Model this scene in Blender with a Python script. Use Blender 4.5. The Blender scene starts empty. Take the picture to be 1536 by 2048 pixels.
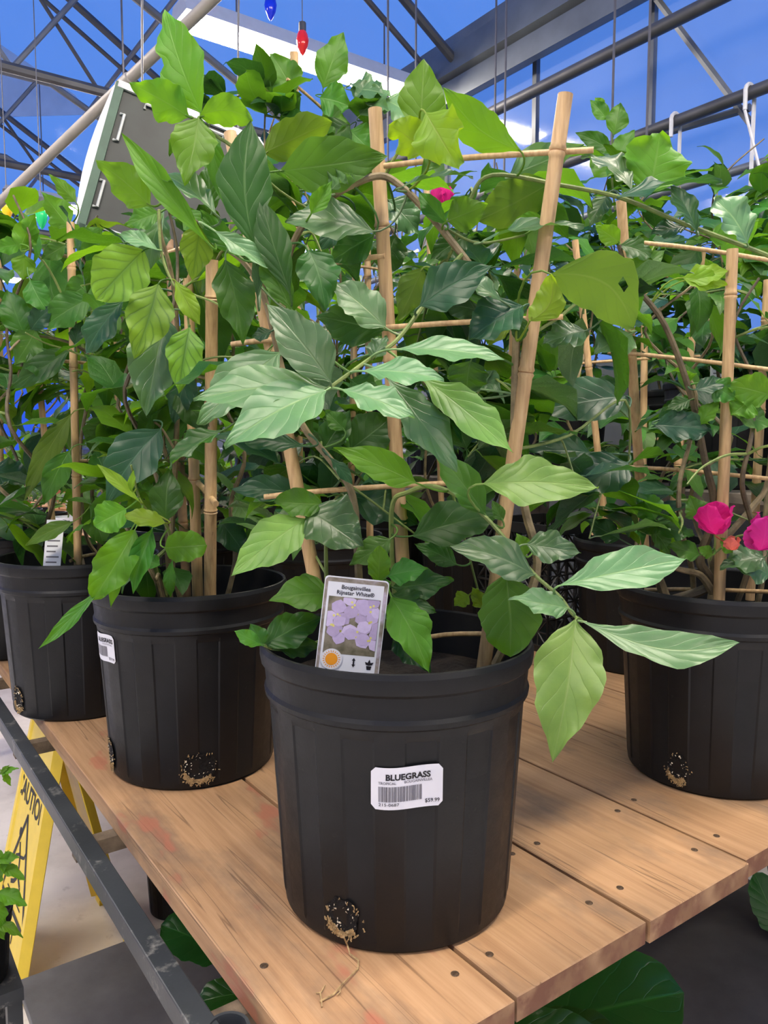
import bpy, bmesh, math, random
from mathutils import Vector, Matrix, noise
from math import sin, cos, pi, radians

scene = bpy.context.scene
C = scene.collection
# ------------------------------------------------------------------ camera
F = 1538.0
PITCH = math.atan(134 / 1538.0)
ZC = 1.24
sp, cp = sin(PITCH), cos(PITCH)
cam_d = bpy.data.cameras.new('camera')
cam_d.sensor_fit = 'VERTICAL'
cam_d.sensor_height = 36.0
cam_d.lens = F / 2048 * 36.0
cam_d.clip_start = 0.02
cam = bpy.data.objects.new('camera', cam_d)
cam.location = (0, 0, ZC)
cam.rotation_euler = (pi / 2 - PITCH, 0, 0)
C.objects.link(cam)
scene.camera = cam
# ------------------------------------------------------------------ sky and exposure
LAMP = 98.0
world = bpy.data.worlds.new('dusk_sky')
scene.world = world
world.use_nodes = True
wn = world.node_tree
bgn = wn.nodes['Background']
bgn.inputs['Color'].default_value = (0.10, 0.27, 0.84, 1)
bgn.inputs['Strength'].default_value = 1.0
scene.view_settings.view_transform = 'Standard'
scene.view_settings.look = 'None'
scene.view_settings.gamma = 1.0
scene.view_settings.use_curve_mapping = False
scene.view_settings.exposure = 0.0

# ------------------------------------------------------------------ helpers
A = radians(35.6)
U = Vector((-sin(A), cos(A), 0))      # along the boards, away from the viewer
W = Vector((cos(A), sin(A), 0))       # across the boards
TZ = 0.75                             # bench top
def UW(u, w, z=0.0): return U * u + W * w + Vector((0, 0, z))
def ray(x, y):
    u = (x - 768) / F; v = (y - 1024) / F
    return Vector((u, cp - v * sp, -(v * cp + sp)))
def at(x, y, D):
    r = ray(x, y); t = D / r.y
    return Vector((r.x * t, D, ZC + r.z * t))
def onz(x, y, z):
    r = ray(x, y); t = (z - ZC) / r.z
    return Vector((r.x * t, r.y * t, z))
def at_u(x, y, u):
    r = ray(x, y); t = u / (r.x * U.x + r.y * U.y)
    return Vector((r.x * t, r.y * t, ZC + r.z * t))
def at_w(x, y, w):
    r = ray(x, y); t = w / (r.x * W.x + r.y * W.y)
    return Vector((r.x * t, r.y * t, ZC + r.z * t))
def pix(p):
    z = p.z - ZC; d = p.y * cp - z * sp; up = p.y * sp + z * cp
    return (768 + F * p.x / d, 1024 - F * up / d)

def tag(o, label=None, cat=None, group=None, kind=None):
    if label: o['label'] = label
    if cat: o['category'] = cat
    if group: o['group'] = group
    if kind: o['kind'] = kind
    return o
def thing(name, label, cat, loc=(0, 0, 0), group=None):
    o = bpy.data.objects.new(name, None); C.objects.link(o)
    o.location = loc; o.empty_display_size = 0.05
    return tag(o, label, cat, group)
def link(name, me, parent=None, loc=None, mat4=None):
    o = bpy.data.objects.new(name, me); C.objects.link(o)
    if parent is not None:
        o.parent = parent
    if mat4 is not None:
        o.matrix_basis = mat4
    elif loc is not None:
        o.location = loc
    return o
def wloc(o):
    v = Vector(o.location)
    while o.parent is not None:
        o = o.parent; v = v + Vector(o.location)
    return v
class MB:
    """collects shapes in world coordinates; build() links them as ONE mesh object"""
    def __init__(s): s.v = []; s.f = []; s.uv = None
    def add(s, vs, fs):
        b = len(s.v); s.v += [Vector(v) for v in vs]; s.f += [tuple(i + b for i in f) for f in fs]; return s
    def box(s, c, ax, ay, az, hx, hy, hz):
        c = Vector(c); vs = []
        for k in (-1, 1):
            for j in (-1, 1):
                for i in (-1, 1): vs.append(c + ax * (hx * i) + ay * (hy * j) + az * (hz * k))
        return s.add(vs, [(0, 2, 3, 1), (4, 5, 7, 6), (0, 1, 5, 4), (2, 6, 7, 3), (0, 4, 6, 2), (1, 3, 7, 5)])
    def abox(s, lo, hi):
        lo = Vector(lo); hi = Vector(hi); h = (hi - lo) / 2
        return s.box((lo + hi) / 2, Vector((1, 0, 0)), Vector((0, 1, 0)), Vector((0, 0, 1)), h.x, h.y, h.z)
    def tube(s, pts, rad, n=8, cap=True):
        pts = [Vector(p) for p in pts]
        if not hasattr(rad, '__len__'): rad = [rad] * len(pts)
        vs = []; fs = []; prev = None
        for i, p in enumerate(pts):
            t = (pts[min(i + 1, len(pts) - 1)] - pts[max(i - 1, 0)])
            t = t.normalized() if t.length > 1e-9 else Vector((0, 0, 1))
            if prev is None:
                a = t.orthogonal().normalized()
            else:
                a = prev - t * prev.dot(t)
                a = a.normalized() if a.length > 1e-6 else t.orthogonal().normalized()
            prev = a; b = t.cross(a)
            for k in range(n):
                q = 2 * pi * k / n
                vs.append(p + (a * cos(q) + b * sin(q)) * rad[i])
        for i in range(len(pts) - 1):
            for k in range(n):
                k2 = (k + 1) % n
                fs.append((i * n + k, i * n + k2, (i + 1) * n + k2, (i + 1) * n + k))
        if cap:
            fs.append(tuple(range(n - 1, -1, -1)))
            fs.append(tuple((len(pts) - 1) * n + k for k in range(n)))
        return s.add(vs, fs)
    def lathe(s, prof, n=24, c=(0, 0, 0)):
        c = Vector(c); vs = []; fs = []
        for (r, z) in prof:
            for k in range(n):
                q = 2 * pi * k / n; vs.append(c + Vector((r * cos(q), r * sin(q), z)))
        for i in range(len(prof) - 1):
            for k in range(n):
                k2 = (k + 1) % n
                fs.append((i * n + k, i * n + k2, (i + 1) * n + k2, (i + 1) * n + k))
        return s.add(vs, fs)
    def mesh(s, name, mat, off=Vector((0, 0, 0)), smooth=True, angle=40):
        me = bpy.data.meshes.new(name)
        me.from_pydata([v - off for v in s.v], [], s.f)
        if mat is not None: me.materials.append(mat)
        if smooth:
            me.polygons.foreach_set('use_smooth', [True] * len(me.polygons))
            me.set_sharp_from_angle(angle=radians(angle))
        me.update()
        return me
    def build(s, name, mat, parent=None, smooth=True, angle=40, bevel=0):
        off = wloc(parent) if parent is not None else Vector((0, 0, 0))
        me = s.mesh(name, mat, off, smooth, angle)
        o = link(name, me, parent)
        if bevel:
            m = o.modifiers.new('bevel', 'BEVEL'); m.width = bevel; m.segments = 2; m.limit_method = 'ANGLE'
        return o
def obj_at_base(mb, name, mat, base, **kw):
    """top-level single mesh with its origin at base"""
    base = Vector(base)
    me = mb.mesh(name, mat, base, kw.get('smooth', True), kw.get('angle', 40))
    return link(name, me, None, base)

# ------------------------------------------------------------------ materials
def s2l(c):
    return tuple(((x / 255) / 12.92 if x / 255 <= 0.04045 else ((x / 255 + 0.055) / 1.055) ** 2.4) for x in c)
class NT:
    def __init__(s, name):
        s.m = bpy.data.materials.new(name); s.m.use_nodes = True
        s.t = s.m.node_tree; s.n = s.t.nodes; s.b = s.n['Principled BSDF']; s.out = s.n['Material Output']
    def new(s, kind, **kw):
        n = s.n.new(kind)
        for k, v in kw.items():
            if k.startswith('_'): setattr(n, k[1:], v)
            else: n.inputs[k.replace('__', ' ')].default_value = v
        return n
    def l(s, a, b): s.t.links.new(a, b)
    def math(s, op, a, b=None, clamp=False):
        n = s.n.new('ShaderNodeMath'); n.operation = op; n.use_clamp = clamp
        for i, q in enumerate((a, b)):
            if q is None: continue
            if isinstance(q, (int, float)): n.inputs[i].default_value = q
            else: s.l(q, n.inputs[i])
        return n.outputs[0]
    def mix(s, fac, a, b):
        n = s.n.new('ShaderNodeMix'); n.data_type = 'RGBA'
        for idx, q in ((0, fac), (6, a), (7, b)):
            if isinstance(q, (int, float)): n.inputs[idx].default_value = q
            elif isinstance(q, tuple): n.inputs[idx].default_value = (*q, 1) if len(q) == 3 else q
            else: s.l(q, n.inputs[idx])
        return n.outputs[2]
    def ramp(s, fac, stops):
        n = s.n.new('ShaderNodeValToRGB'); e = n.color_ramp.elements
        while len(e) < len(stops): e.new(0.5)
        for el, (p, c) in zip(e, stops):
            el.position = p; el.color = (*c, 1) if len(c) == 3 else c
        s.l(fac, n.inputs[0]); return n.outputs[0]
    def noise(s, vec, scale, detail=3, rough=0.55):
        n = s.n.new('ShaderNodeTexNoise'); n.inputs['Scale'].default_value = scale
        n.inputs['Detail'].default_value = detail; n.inputs['Roughness'].default_value = rough
        if vec is not None: s.l(vec, n.inputs['Vector'])
        return n.outputs['Fac']
    def coord(s, which='Object', scale=None):
        n = s.n.new('ShaderNodeTexCoord'); o = n.outputs[which]
        if scale:
            mp = s.n.new('ShaderNodeMapping'); mp.inputs['Scale'].default_value = scale
            s.l(o, mp.inputs['Vector']); o = mp.outputs[0]
        return o
    def bump(s, h, strength=0.3, dist=0.01):
        n = s.n.new('ShaderNodeBump'); n.inputs['Strength'].default_value = strength
        n.inputs['Distance'].default_value = dist; s.l(h, n.inputs['Height']); s.l(n.outputs[0], s.b.inputs['Normal'])
def plain(name, rgb, rough=0.5, metal=0.0, spec=0.5, var=0.12, nscale=30, bump=0.0, emit=None):
    t = NT(name); c = s2l(rgb)
    f = t.noise(t.coord(), nscale, 4)
    lo = tuple(x * (1 - var) for x in c); hi = tuple(min(1, x * (1 + var)) for x in c)
    t.l(t.ramp(f, [(0.3, lo), (0.7, hi)]), t.b.inputs['Base Color'])
    t.b.inputs['Roughness'].default_value = rough; t.b.inputs['Metallic'].default_value = metal
    t.b.inputs['Specular IOR Level'].default_value = spec
    if bump: t.bump(f, bump, 0.004)
    if emit:
        t.b.inputs['Emission Color'].default_value = (*emit[0], 1); t.b.inputs['Emission Strength'].default_value = emit[1]
    return t.m

def leaf_mat(name, col, edge, vein, trans, tfac=0.3, rough=0.40, net=0.0, mottle=0.35, spec=0.32):
    """UV: x across (-1..1 mapped 0..1), y along.  Midrib and side veins from the UVs."""
    t = NT(name)
    uv = t.n.new('ShaderNodeUVMap').outputs[0]
    sx = t.n.new('ShaderNodeSeparateXYZ'); t.l(uv, sx.inputs[0])
    ax = t.math('ABSOLUTE', t.math('SUBTRACT', sx.outputs[0], 0.5))
    info = t.n.new('ShaderNodeObjectInfo')
    mid = t.math('SUBTRACT', 1.0, t.math('MULTIPLY', ax, 38.0), clamp=True)
    obc = t.coord('Object')
    side_id = t.math('MULTIPLY', t.math('GREATER_THAN', sx.outputs[0], 0.5), 0.045)
    ph = t.math('SUBTRACT', t.math('ADD', sx.outputs[1], side_id), t.math('MULTIPLY', t.math('POWER', ax, 0.85), 0.62))
    ph = t.math('ADD', ph, t.math('MULTIPLY', t.noise(obc, 30, 2), 0.10))
    wv = t.math('ABSOLUTE', t.math('SINE', t.math('MULTIPLY', ph, 19.0)))
    side = t.math('MULTIPLY', t.math('SUBTRACT', 1.0, t.math('MULTIPLY', wv, 7.0), clamp=True), 0.75)
    vn = t.math('MAXIMUM', mid, side)
    n1 = t.noise(obc, 38, 4, 0.6)
    base = t.mix(t.math('MULTIPLY', n1, mottle * 1.6, clamp=True), s2l(col), s2l(edge))
    if net > 0:
        soft = t.math('SUBTRACT', 1.0, t.math('MULTIPLY', wv, 1.8), clamp=True)
        midw = t.math('SUBTRACT', 1.0, t.math('MULTIPLY', ax, 9.0), clamp=True)
        base = t.mix(t.math('MULTIPLY', t.math('MAXIMUM', soft, midw), net), base, s2l(vein))
        base = t.mix(t.math('MULTIPLY', mid, 0.5), base, s2l(vein))
    else:
        base = t.mix(t.math('MULTIPLY', t.math('MAXIMUM', mid, t.math('MULTIPLY', side, 0.34)), 0.72), base, s2l(vein))
    rim = t.math('MULTIPLY', t.math('SUBTRACT', ax, 0.475), 30.0, clamp=True)
    base = t.mix(t.math('MULTIPLY', rim, 0.35), base, s2l(vein))
    hsv = t.n.new('ShaderNodeHueSaturation')
    t.l(t.math('ADD', 0.485, t.math('MULTIPLY', info.outputs['Random'], 0.03)), hsv.inputs['Hue'])
    t.l(t.math('ADD', 0.8, t.math('MULTIPLY', info.outputs['Random'], 0.4)), hsv.inputs['Value'])
    t.l(base, hsv.inputs['Color'])
    t.l(hsv.outputs[0], t.b.inputs['Base Color'])
    t.b.inputs['Roughness'].default_value = rough
    t.b.inputs['Specular IOR Level'].default_value = spec
    pill = t.math('MULTIPLY', t.math('MULTIPLY', wv, t.math('MULTIPLY', ax, 3.0, clamp=True)), 0.62)
    h = t.math('ADD', t.math('ADD', t.math('MULTIPLY', vn, -0.45), pill), t.math('MULTIPLY', t.noise(obc, 70, 3), 0.5))
    t.bump(h, 0.36, 0.0022)
    tr = t.n.new('ShaderNodeBsdfTranslucent')
    t.l(t.mix(t.math('MULTIPLY', vn, 0.35), s2l(trans), s2l(col)), tr.inputs[0])
    mx = t.n.new('ShaderNodeMixShader'); mx.inputs[0].default_value = tfac
    t.l(t.b.outputs[0], mx.inputs[1]); t.l(tr.outputs[0], mx.inputs[2]); t.l(mx.outputs[0], t.out.inputs[0])
    return t.m
LM = {
    'd': leaf_mat('leaf_dark', (38, 82, 24), (30, 66, 26), (84, 122, 62), (105, 165, 25), 0.24, 0.42),
    't': leaf_mat('leaf_teal', (34, 70, 42), (40, 74, 52), (78, 112, 80), (80, 140, 40), 0.2, 0.38),
    'm': leaf_mat('leaf_mid', (62, 112, 36), (52, 98, 36), (108, 148, 76), (125, 185, 35), 0.32, 0.42),
    'b': leaf_mat('leaf_bright', (78, 128, 30), (92, 140, 40), (122, 160, 70), (132, 186, 26), 0.42, 0.45),
    'y': leaf_mat('leaf_young', (120, 156, 38), (104, 144, 40), (130, 140, 56), (160, 196, 20), 0.42, 0.48),
    'p': leaf_mat('leaf_pale_sheen', (96, 136, 90), (82, 124, 74), (140, 172, 108), (130, 180, 70), 0.22, 0.36, spec=0.5),  # paler green, with part of the sky sheen put into the base colour
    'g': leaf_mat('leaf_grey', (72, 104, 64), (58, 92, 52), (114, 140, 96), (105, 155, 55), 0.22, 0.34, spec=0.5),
    'o': leaf_mat('leaf_olive', (80, 110, 36), (70, 98, 34), (124, 146, 68), (135, 175, 35), 0.36, 0.45),
    'v': leaf_mat('leaf_veined', (104, 144, 44), (94, 134, 42), (48, 90, 34), (150, 190, 36), 0.36, 0.45, net=0.8),
    'x': leaf_mat('leaf_variegated', (76, 124, 58), (128, 164, 78), (142, 170, 96), (150, 190, 60), 0.28, 0.38, mottle=0.7),
    'k': leaf_mat('leaf_broad', (26, 72, 22), (20, 58, 22), (54, 104, 40), (60, 120, 20), 0.15, 0.25, mottle=0.3),
    'r': leaf_mat('bract_magenta', (198, 28, 130), (176, 20, 116), (226, 70, 160), (240, 50, 160), 0.35, 0.55, net=0.25),
    's': leaf_mat('bract_bud', (214, 120, 110), (190, 100, 100), (180, 90, 80), (240, 130, 110), 0.4, 0.5),
}
def stem_mat(name, a, b):
    t = NT(name); co = t.coord(); f = t.noise(co, 60, 4)
    t.l(t.ramp(f, [(0.3, s2l(a)), (0.7, s2l(b))]), t.b.inputs['Base Color']); t.b.inputs['Roughness'].default_value = 0.6
    t.bump(t.noise(co, 240, 3), 0.4, 0.002); return t.m
M_wood_stem = stem_mat('woody_stem', (96, 84, 58), (146, 130, 96))
M_green_stem = stem_mat('green_stem', (92, 112, 52), (126, 142, 76))
M_dark_stem = stem_mat('dark_stem', (66, 56, 40), (104, 92, 66))
def bamboo_mat():
    t = NT('bamboo'); co = t.coord('Object', (70, 70, 5)); f = t.noise(co, 3, 5)
    c = t.ramp(f, [(0.25, s2l((164, 130, 88))), (0.6, s2l((198, 166, 120))), (0.85, s2l((210, 182, 140)))])
    sp_ = t.noise(t.coord('Object', (40, 40, 14)), 2.2, 5, 0.7)
    c = t.mix(t.ramp(sp_, [(0.66, (0, 0, 0)), (0.74, (1, 1, 1))]), c, s2l((96, 66, 38)))
    t.l(c, t.b.inputs['Base Color']); t.b.inputs['Roughness'].default_value = 0.5; t.bump(f, 0.15, 0.002); return t.m
M_bamboo = bamboo_mat()
M_bamboo_old = plain('weathered_bamboo', (142, 112, 82), 0.6, var=0.3, nscale=40, bump=0.2)
M_node = plain('bamboo_node', (150, 108, 66), 0.6)
def pot_mat():
    t = NT('black_pot_plastic'); co = t.coord()
    f = t.noise(co, 9, 5); d = t.noise(co, 55, 4, 0.7)
    c = t.ramp(f, [(0.3, s2l((18, 19, 21))), (0.75, s2l((27, 28, 29)))])
    c = t.mix(t.ramp(d, [(0.66, (0, 0, 0)), (0.78, (0.5, 0.5, 0.5))]), c, s2l((64, 62, 58)))
    t.l(c, t.b.inputs['Base Color'])
    t.l(t.ramp(d, [(0.3, (0.38,) * 3), (0.7, (0.52,) * 3)]), t.b.inputs['Roughness'])
    t.b.inputs['Specular IOR Level'].default_value = 0.3
    t.bump(t.noise(co, 420, 2), 0.12, 0.001); return t.m
M_pot = pot_mat()
M_soil = plain('potting_soil', (38, 28, 20), 0.95, var=0.5, nscale=120, bump=1.0)
M_hole = plain('hole_soil', (14, 10, 7), 0.95, var=0.5, nscale=180, bump=1.0)
M_root = plain('pale_root', (168, 142, 98), 0.8, var=0.45, nscale=160, bump=0.5)
M_perlite = plain('perlite', (214, 202, 176), 0.8, var=0.15)
M_paper = plain('white_label_paper', (222, 222, 228), 0.45, var=0.02)
M_ink = plain('black_ink', (22, 20, 24), 0.6, var=0.05)
M_greyink = plain('grey_ink', (104, 102, 108), 0.6, var=0.05)
M_black_steel = None
def steel_mat():
    t = NT('worn_black_steel'); co = t.coord(); f = t.noise(co, 26, 6, 0.7); g = t.noise(co, 7, 4)
    c = t.ramp(g, [(0.3, s2l((38, 41, 44))), (0.7, s2l((58, 62, 66)))])
    c = t.mix(t.ramp(f, [(0.57, (0, 0, 0)), (0.70, (1, 1, 1))]), c, s2l((128, 126, 120)))
    t.l(c, t.b.inputs['Base Color']); t.b.inputs['Roughness'].default_value = 0.45; t.b.inputs['Metallic'].default_value = 0.2
    t.bump(f, 0.2, 0.002); return t.m
M_black_steel = steel_mat()
M_rust = plain('rusty_bar', (98, 84, 66), 0.8, var=0.4, nscale=50, bump=0.5)
def wood_mat(name, seed, tone=1.0, red=False):
    t = NT(name)
    obj = t.coord('Object')
    mp = t.n.new('ShaderNodeMapping'); mp.inputs['Scale'].default_value = (28, 1.3, 28); mp.inputs['Location'].default_value = (seed * 3.1, seed, 0)
    t.l(obj, mp.inputs[0])
    g = t.noise(mp.outputs[0], 2.6, 8, 0.62)
    mp2 = t.n.new('ShaderNodeMapping'); mp2.inputs['Scale'].default_value = (90, 1.6, 90); mp2.inputs['Location'].default_value = (seed * 1.7, seed * 2, 0)
    t.l(obj, mp2.inputs[0]); g2 = t.noise(mp2.outputs[0], 4, 4, 0.6)
    mp3 = t.n.new('ShaderNodeMapping'); mp3.inputs['Scale'].default_value = (2.2, 0.9, 2.2); mp3.inputs['Location'].default_value = (seed * 5.3, seed * .7, 0)
    t.l(obj, mp3.inputs[0]); st = t.noise(mp3.outputs[0], 4.5, 5, 0.62)
    k = tone
    c = t.ramp(g, [(0.22, s2l((142 * k, 104 * k, 70 * k))), (0.5, s2l((172 * k, 134 * k, 96 * k))), (0.8, s2l((192 * k, 155 * k, 116 * k)))])
    c = t.mix(t.ramp(g2, [(0.62, (0, 0, 0)), (0.74, (0.25,) * 3)]), c, s2l((140, 96, 60)))
    c = t.mix(t.ramp(st, [(0.50, (0, 0, 0)), (0.66, (0.7,) * 3)]), c, s2l((104, 88, 74)))
    # long drying cracks
    mp4 = t.n.new('ShaderNodeMapping'); mp4.inputs['Scale'].default_value = (16, 0.35, 16); mp4.inputs['Location'].default_value = (seed * 2.3 + .4, seed * 1.1, 0)
    t.l(obj, mp4.inputs[0]); ck = t.noise(mp4.outputs[0], 2.0, 2, 0.5)
    crack = t.math('SUBTRACT', 1.0, t.math('MULTIPLY', t.math('ABSOLUTE', t.math('SUBTRACT', ck, 0.42)), 150.0), clamp=True)
    c = t.mix(t.math('MULTIPLY', crack, 0.55), c, s2l((78, 50, 30)))
    if red:
        rs = t.noise(mp3.outputs[0], 9.0, 3, 0.5)
        c = t.mix(t.ramp(rs, [(0.60, (0, 0, 0)), (0.66, (0.5,) * 3)]), c, s2l((176, 96, 72)))
    t.l(c, t.b.inputs['Base Color']); t.b.inputs['Roughness'].default_value = 0.62
    t.b.inputs['Specular IOR Level'].default_value = 0.35
    t.bump(t.math('SUBTRACT', t.math('ADD', g, t.math('MULTIPLY', g2, .4)), t.math('MULTIPLY', crack, 1.5)), 0.25, 0.003); return t.m
def endgrain_mat():
    t = NT('board_end_grain'); co = t.coord('Object', (1, 1, 1))
    w = t.n.new('ShaderNodeTexWave'); w.wave_type = 'RINGS'; w.inputs['Scale'].default_value = 22; w.inputs['Distortion'].default_value = 6
    t.l(co, w.inputs['Vector'])
    n = t.noise(co, 30, 5)
    c = t.ramp(w.outputs['Fac'], [(0.1, s2l((132, 96, 66))), (0.9, s2l((168, 132, 96)))])
    c = t.mix(t.ramp(n, [(0.42, (0, 0, 0)), (0.58, (0.85,) * 3)]), c, s2l((112, 70, 50)))
    t.l(c, t.b.inputs['Base Color']); t.b.inputs['Roughness'].default_value = 0.75; t.bump(n, 0.5, 0.003); return t.m
M_end = endgrain_mat()
def concrete_mat():
    t = NT('pale_concrete'); co = t.coord(); a = t.noise(co, 3.5, 7, 0.65); b = t.noise(co, 22, 4, 0.6)
    c = t.ramp(a, [(0.3, s2l((206, 199, 188))), (0.55, s2l((232, 226, 216))), (0.8, s2l((240, 234, 226)))])
    c = t.mix(t.ramp(b, [(0.62, (0, 0, 0)), (0.78, (0.5,) * 3)]), c, s2l((150, 138, 120)))
    t.l(c, t.b.inputs['Base Color']); t.b.inputs['Roughness'].default_value = 0.35; t.bump(b, 0.1, 0.004); return t.m
M_concrete = concrete_mat()
def sheet_mat():
    t = NT('grey_steel_sheet'); co = t.coord(); a = t.noise(co, 6, 6, 0.65); b = t.noise(co, 4, 4, 0.7)
    c = t.ramp(a, [(0.3, s2l((78, 78, 78))), (0.7, s2l((104, 104, 104)))])
    c = t.mix(t.ramp(b, [(0.64, (0, 0, 0)), (0.74, (0.7,) * 3)]), c, s2l((112, 92, 70)))
    t.l(c, t.b.inputs['Base Color']); t.b.inputs['Roughness'].default_value = 0.5; t.b.inputs['Metallic'].default_value = 0.1; return t.m
M_sheet = sheet_mat()
M_yellow = plain('yellow_plastic', (236, 204, 60), 0.4, var=0.05)
M_pipe = plain('galvanised_pipe', (112, 116, 122), 0.5, metal=0.3, var=0.15, nscale=12)
M_darkpipe = plain('dark_pipe', (76, 77, 82), 0.5, metal=0.3, var=0.2, nscale=12)
M_gutter = plain('gutter_metal', (104, 110, 118), 0.45, metal=0.3, var=0.2, nscale=5)
M_conduit = plain('grey_tan_pole', (156, 150, 142), 0.5, var=0.12, nscale=18)
M_housing = plain('lamp_housing', (186, 190, 200), 0.5, var=0.04)
M_tube = plain('lamp_tube', (255, 250, 240), 0.5, var=0.0, emit=((1.0, 0.88, 0.72), LAMP))
M_wire = plain('hanging_wire', (88, 88, 96), 0.5)
M_cord = plain('white_cord', (206, 208, 214), 0.6)
M_green_board = plain('dark_green_board', (34, 42, 38), 0.45, var=0.35, nscale=9)
M_green_edge = plain('green_board_edge', (60, 92, 72), 0.45)
M_white_sheet = plain('white_plastic_sheet', (226, 228, 232), 0.4, var=0.03)
M_clip = plain('white_clip', (200, 204, 200), 0.4)
M_crate = plain('black_crate_plastic', (26, 26, 26), 0.5)
M_wall_panel = plain('grey_gable_panel', (214, 214, 214), 0.8, var=0.08, nscale=4)
M_kneewall = plain('weathered_knee_wall', (74, 78, 72), 0.8, var=0.3, nscale=6)
M_bouncewall = plain('cream_bounce_wall', (226, 216, 198), 0.8, var=0.05, nscale=3)  # for the unseen walls added to bounce warm light
M_wood_old = plain('weathered_grey_wood', (120, 110, 98), 0.8, var=0.3, nscale=20, bump=0.3)
M_wood_far = plain('orange_bench_wood', (196, 146, 100), 0.7, var=0.15, nscale=9)
M_terracotta = plain('terracotta', (196, 128, 96), 0.7)
M_red = plain('red_plastic', (214, 52, 40), 0.4)
M_whitepot = plain('white_plastic', (226, 226, 232), 0.4)
def bulb_mat(name, rgb): return plain(name, rgb, 0.15, var=0.02)
def glazing(name, tint, diff, dfac, gfac):
    t = NT(name)
    tr = t.n.new('ShaderNodeBsdfTransparent'); tr.inputs[0].default_value = (*tint, 1)
    df = t.n.new('ShaderNodeBsdfDiffuse'); f = t.noise(t.coord('Object', (1.5, 1.5, .3)), 2.0, 3)
    t.l(t.ramp(f, [(0.3, tuple(x * .7 for x in diff)), (0.7, diff)]), df.inputs[0])
    gl = t.n.new('ShaderNodeBsdfGlossy'); gl.inputs['Roughness'].default_value = 0.12
    m1 = t.n.new('ShaderNodeMixShader'); m1.inputs[0].default_value = dfac
    m2 = t.n.new('ShaderNodeMixShader'); m2.inputs[0].default_value = gfac
    t.l(tr.outputs[0], m1.inputs[1]); t.l(df.outputs[0], m1.inputs[2])
    t.l(m1.outputs[0], m2.inputs[1]); t.l(gl.outputs[0], m2.inputs[2]); t.l(m2.outputs[0], t.out.inputs[0])
    return t.m
M_roofglass = glazing('roof_film', (0.97, 0.98, 1.0), (0.7, 0.75, 0.8), 0.05, 0.02)
M_wallglass = glazing('wall_polycarbonate', (0.9, 0.94, 1.0), (0.6, 0.66, 0.75), 0.16, 0.04)
M_endglass = glazing('end_wall_glazing', (0.30, 0.42, 0.98), (0.3, 0.35, 0.6), 0.02, 0.02)

UPV = Vector((0, 0, 1))
# ------------------------------------------------------------------ large structure
def structure(o): o['kind'] = 'structure'; return o
fl = MB()
N = 24
fl.add([UW(-6.2, -5.2, 0), UW(12, -5.2, 0), UW(12, 5.5, 0), UW(-6.2, 5.5, 0)], [(3, 2, 1, 0)])
structure(fl.build('floor', M_concrete, smooth=False))

GW, GZ = 2.56, 3.02         # gutter line
RIDGE_W, PITCHR = -1.0, 0.6
RZ = GZ + 0.03 + (GW - RIDGE_W) * PITCHR
def roof_z(w): return RZ - abs(w - RIDGE_W) * PITCHR
# roof film panels (each bay between rafters)
rafters_u = [-5.9, -4.94, -2.97, -1.0, 0.97, 2.94, 4.91, 6.88, 8.85, 10.82]
roof = bpy.data.objects.new('ceiling', None); C.objects.link(roof); structure(roof)
roof.location = UW(3, RIDGE_W, RZ)
for a, b in zip(rafters_u[:-1], rafters_u[1:]):
    for (w0, w1) in ((RIDGE_W, GW), (-4.6, RIDGE_W)):
        p = MB(); e = 0.02
        p.add([UW(a, w0, roof_z(w0) + .05), UW(b, w0, roof_z(w0) + .05), UW(b, w1, roof_z(w1) + .05), UW(a, w1, roof_z(w1) + .05)], [(0, 1, 2, 3)])
        p.build('roof_panel', M_roofglass, roof, smooth=False)
for a in rafters_u:
    m = MB(); m.tube([UW(a, RIDGE_W, RZ), UW(a, GW, GZ + .03)], 0.022, 8); m.build('rafter', M_darkpipe, roof)
    m = MB(); m.tube([UW(a, RIDGE_W, RZ), UW(a, -4.6, roof_z(-4.6))], 0.022, 8); m.build('rafter', M_darkpipe, roof)
    m = MB(); m.tube([UW(a + .13, RIDGE_W, RZ - .05), UW(a + .13, GW - .03, GZ + .0)], 0.014, 8); m.build('rafter_brace', M_darkpipe, roof)
for w in (1.6, 0.6, -0.4, -1.6, -2.8):
    m = MB(); m.tube([UW(-5.9, w, roof_z(w) - .03), UW(10.82, w, roof_z(w) - .03)], 0.014, 6); m.build('purlin', M_pipe, roof)
# lattice trusses
tn = 0
for a in (4.2, 5.6, 7.2, 9.2):
    tr = bpy.data.objects.new('trim_%d' % tn, None); C.objects.link(tr); tr.location = UW(a, -1, 3.05); structure(tr); tn += 1
    lo, hi = 3.05, 3.62
    m = MB(); m.tube([UW(a, -4.5, lo), UW(a, GW, lo)], 0.026, 8); m.build('bottom_chord', M_darkpipe, tr)
    m = MB(); m.tube([UW(a, -4.5, lo), UW(a, -3.4, hi), UW(a, 1.3, hi), UW(a, GW - .06, lo)], 0.022, 8); m.build('top_chord', M_pipe, tr)
    w = -3.4; k = 0
    while w < 1.0:
        m = MB(); w2 = w + .42
        m.tube([UW(a, w, lo if k % 2 == 0 else hi), UW(a, w2, hi if k % 2 == 0 else lo)], 0.013, 6); m.build('web_brace', M_pipe, tr)
        m = MB(); m.tube([UW(a + .02, w, hi if k % 2 == 0 else lo), UW(a + .02, w2, lo if k % 2 == 0 else hi)], 0.011, 6); m.build('web_brace', M_darkpipe, tr)
        m = MB(); m.tube([UW(a, w, hi), UW(a + .0, w, min(roof_z(w), 5.3))], 0.010, 6)
        if k % 2 == 0: m.build('strut', M_pipe, tr)
        w = w2; k += 1
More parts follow.
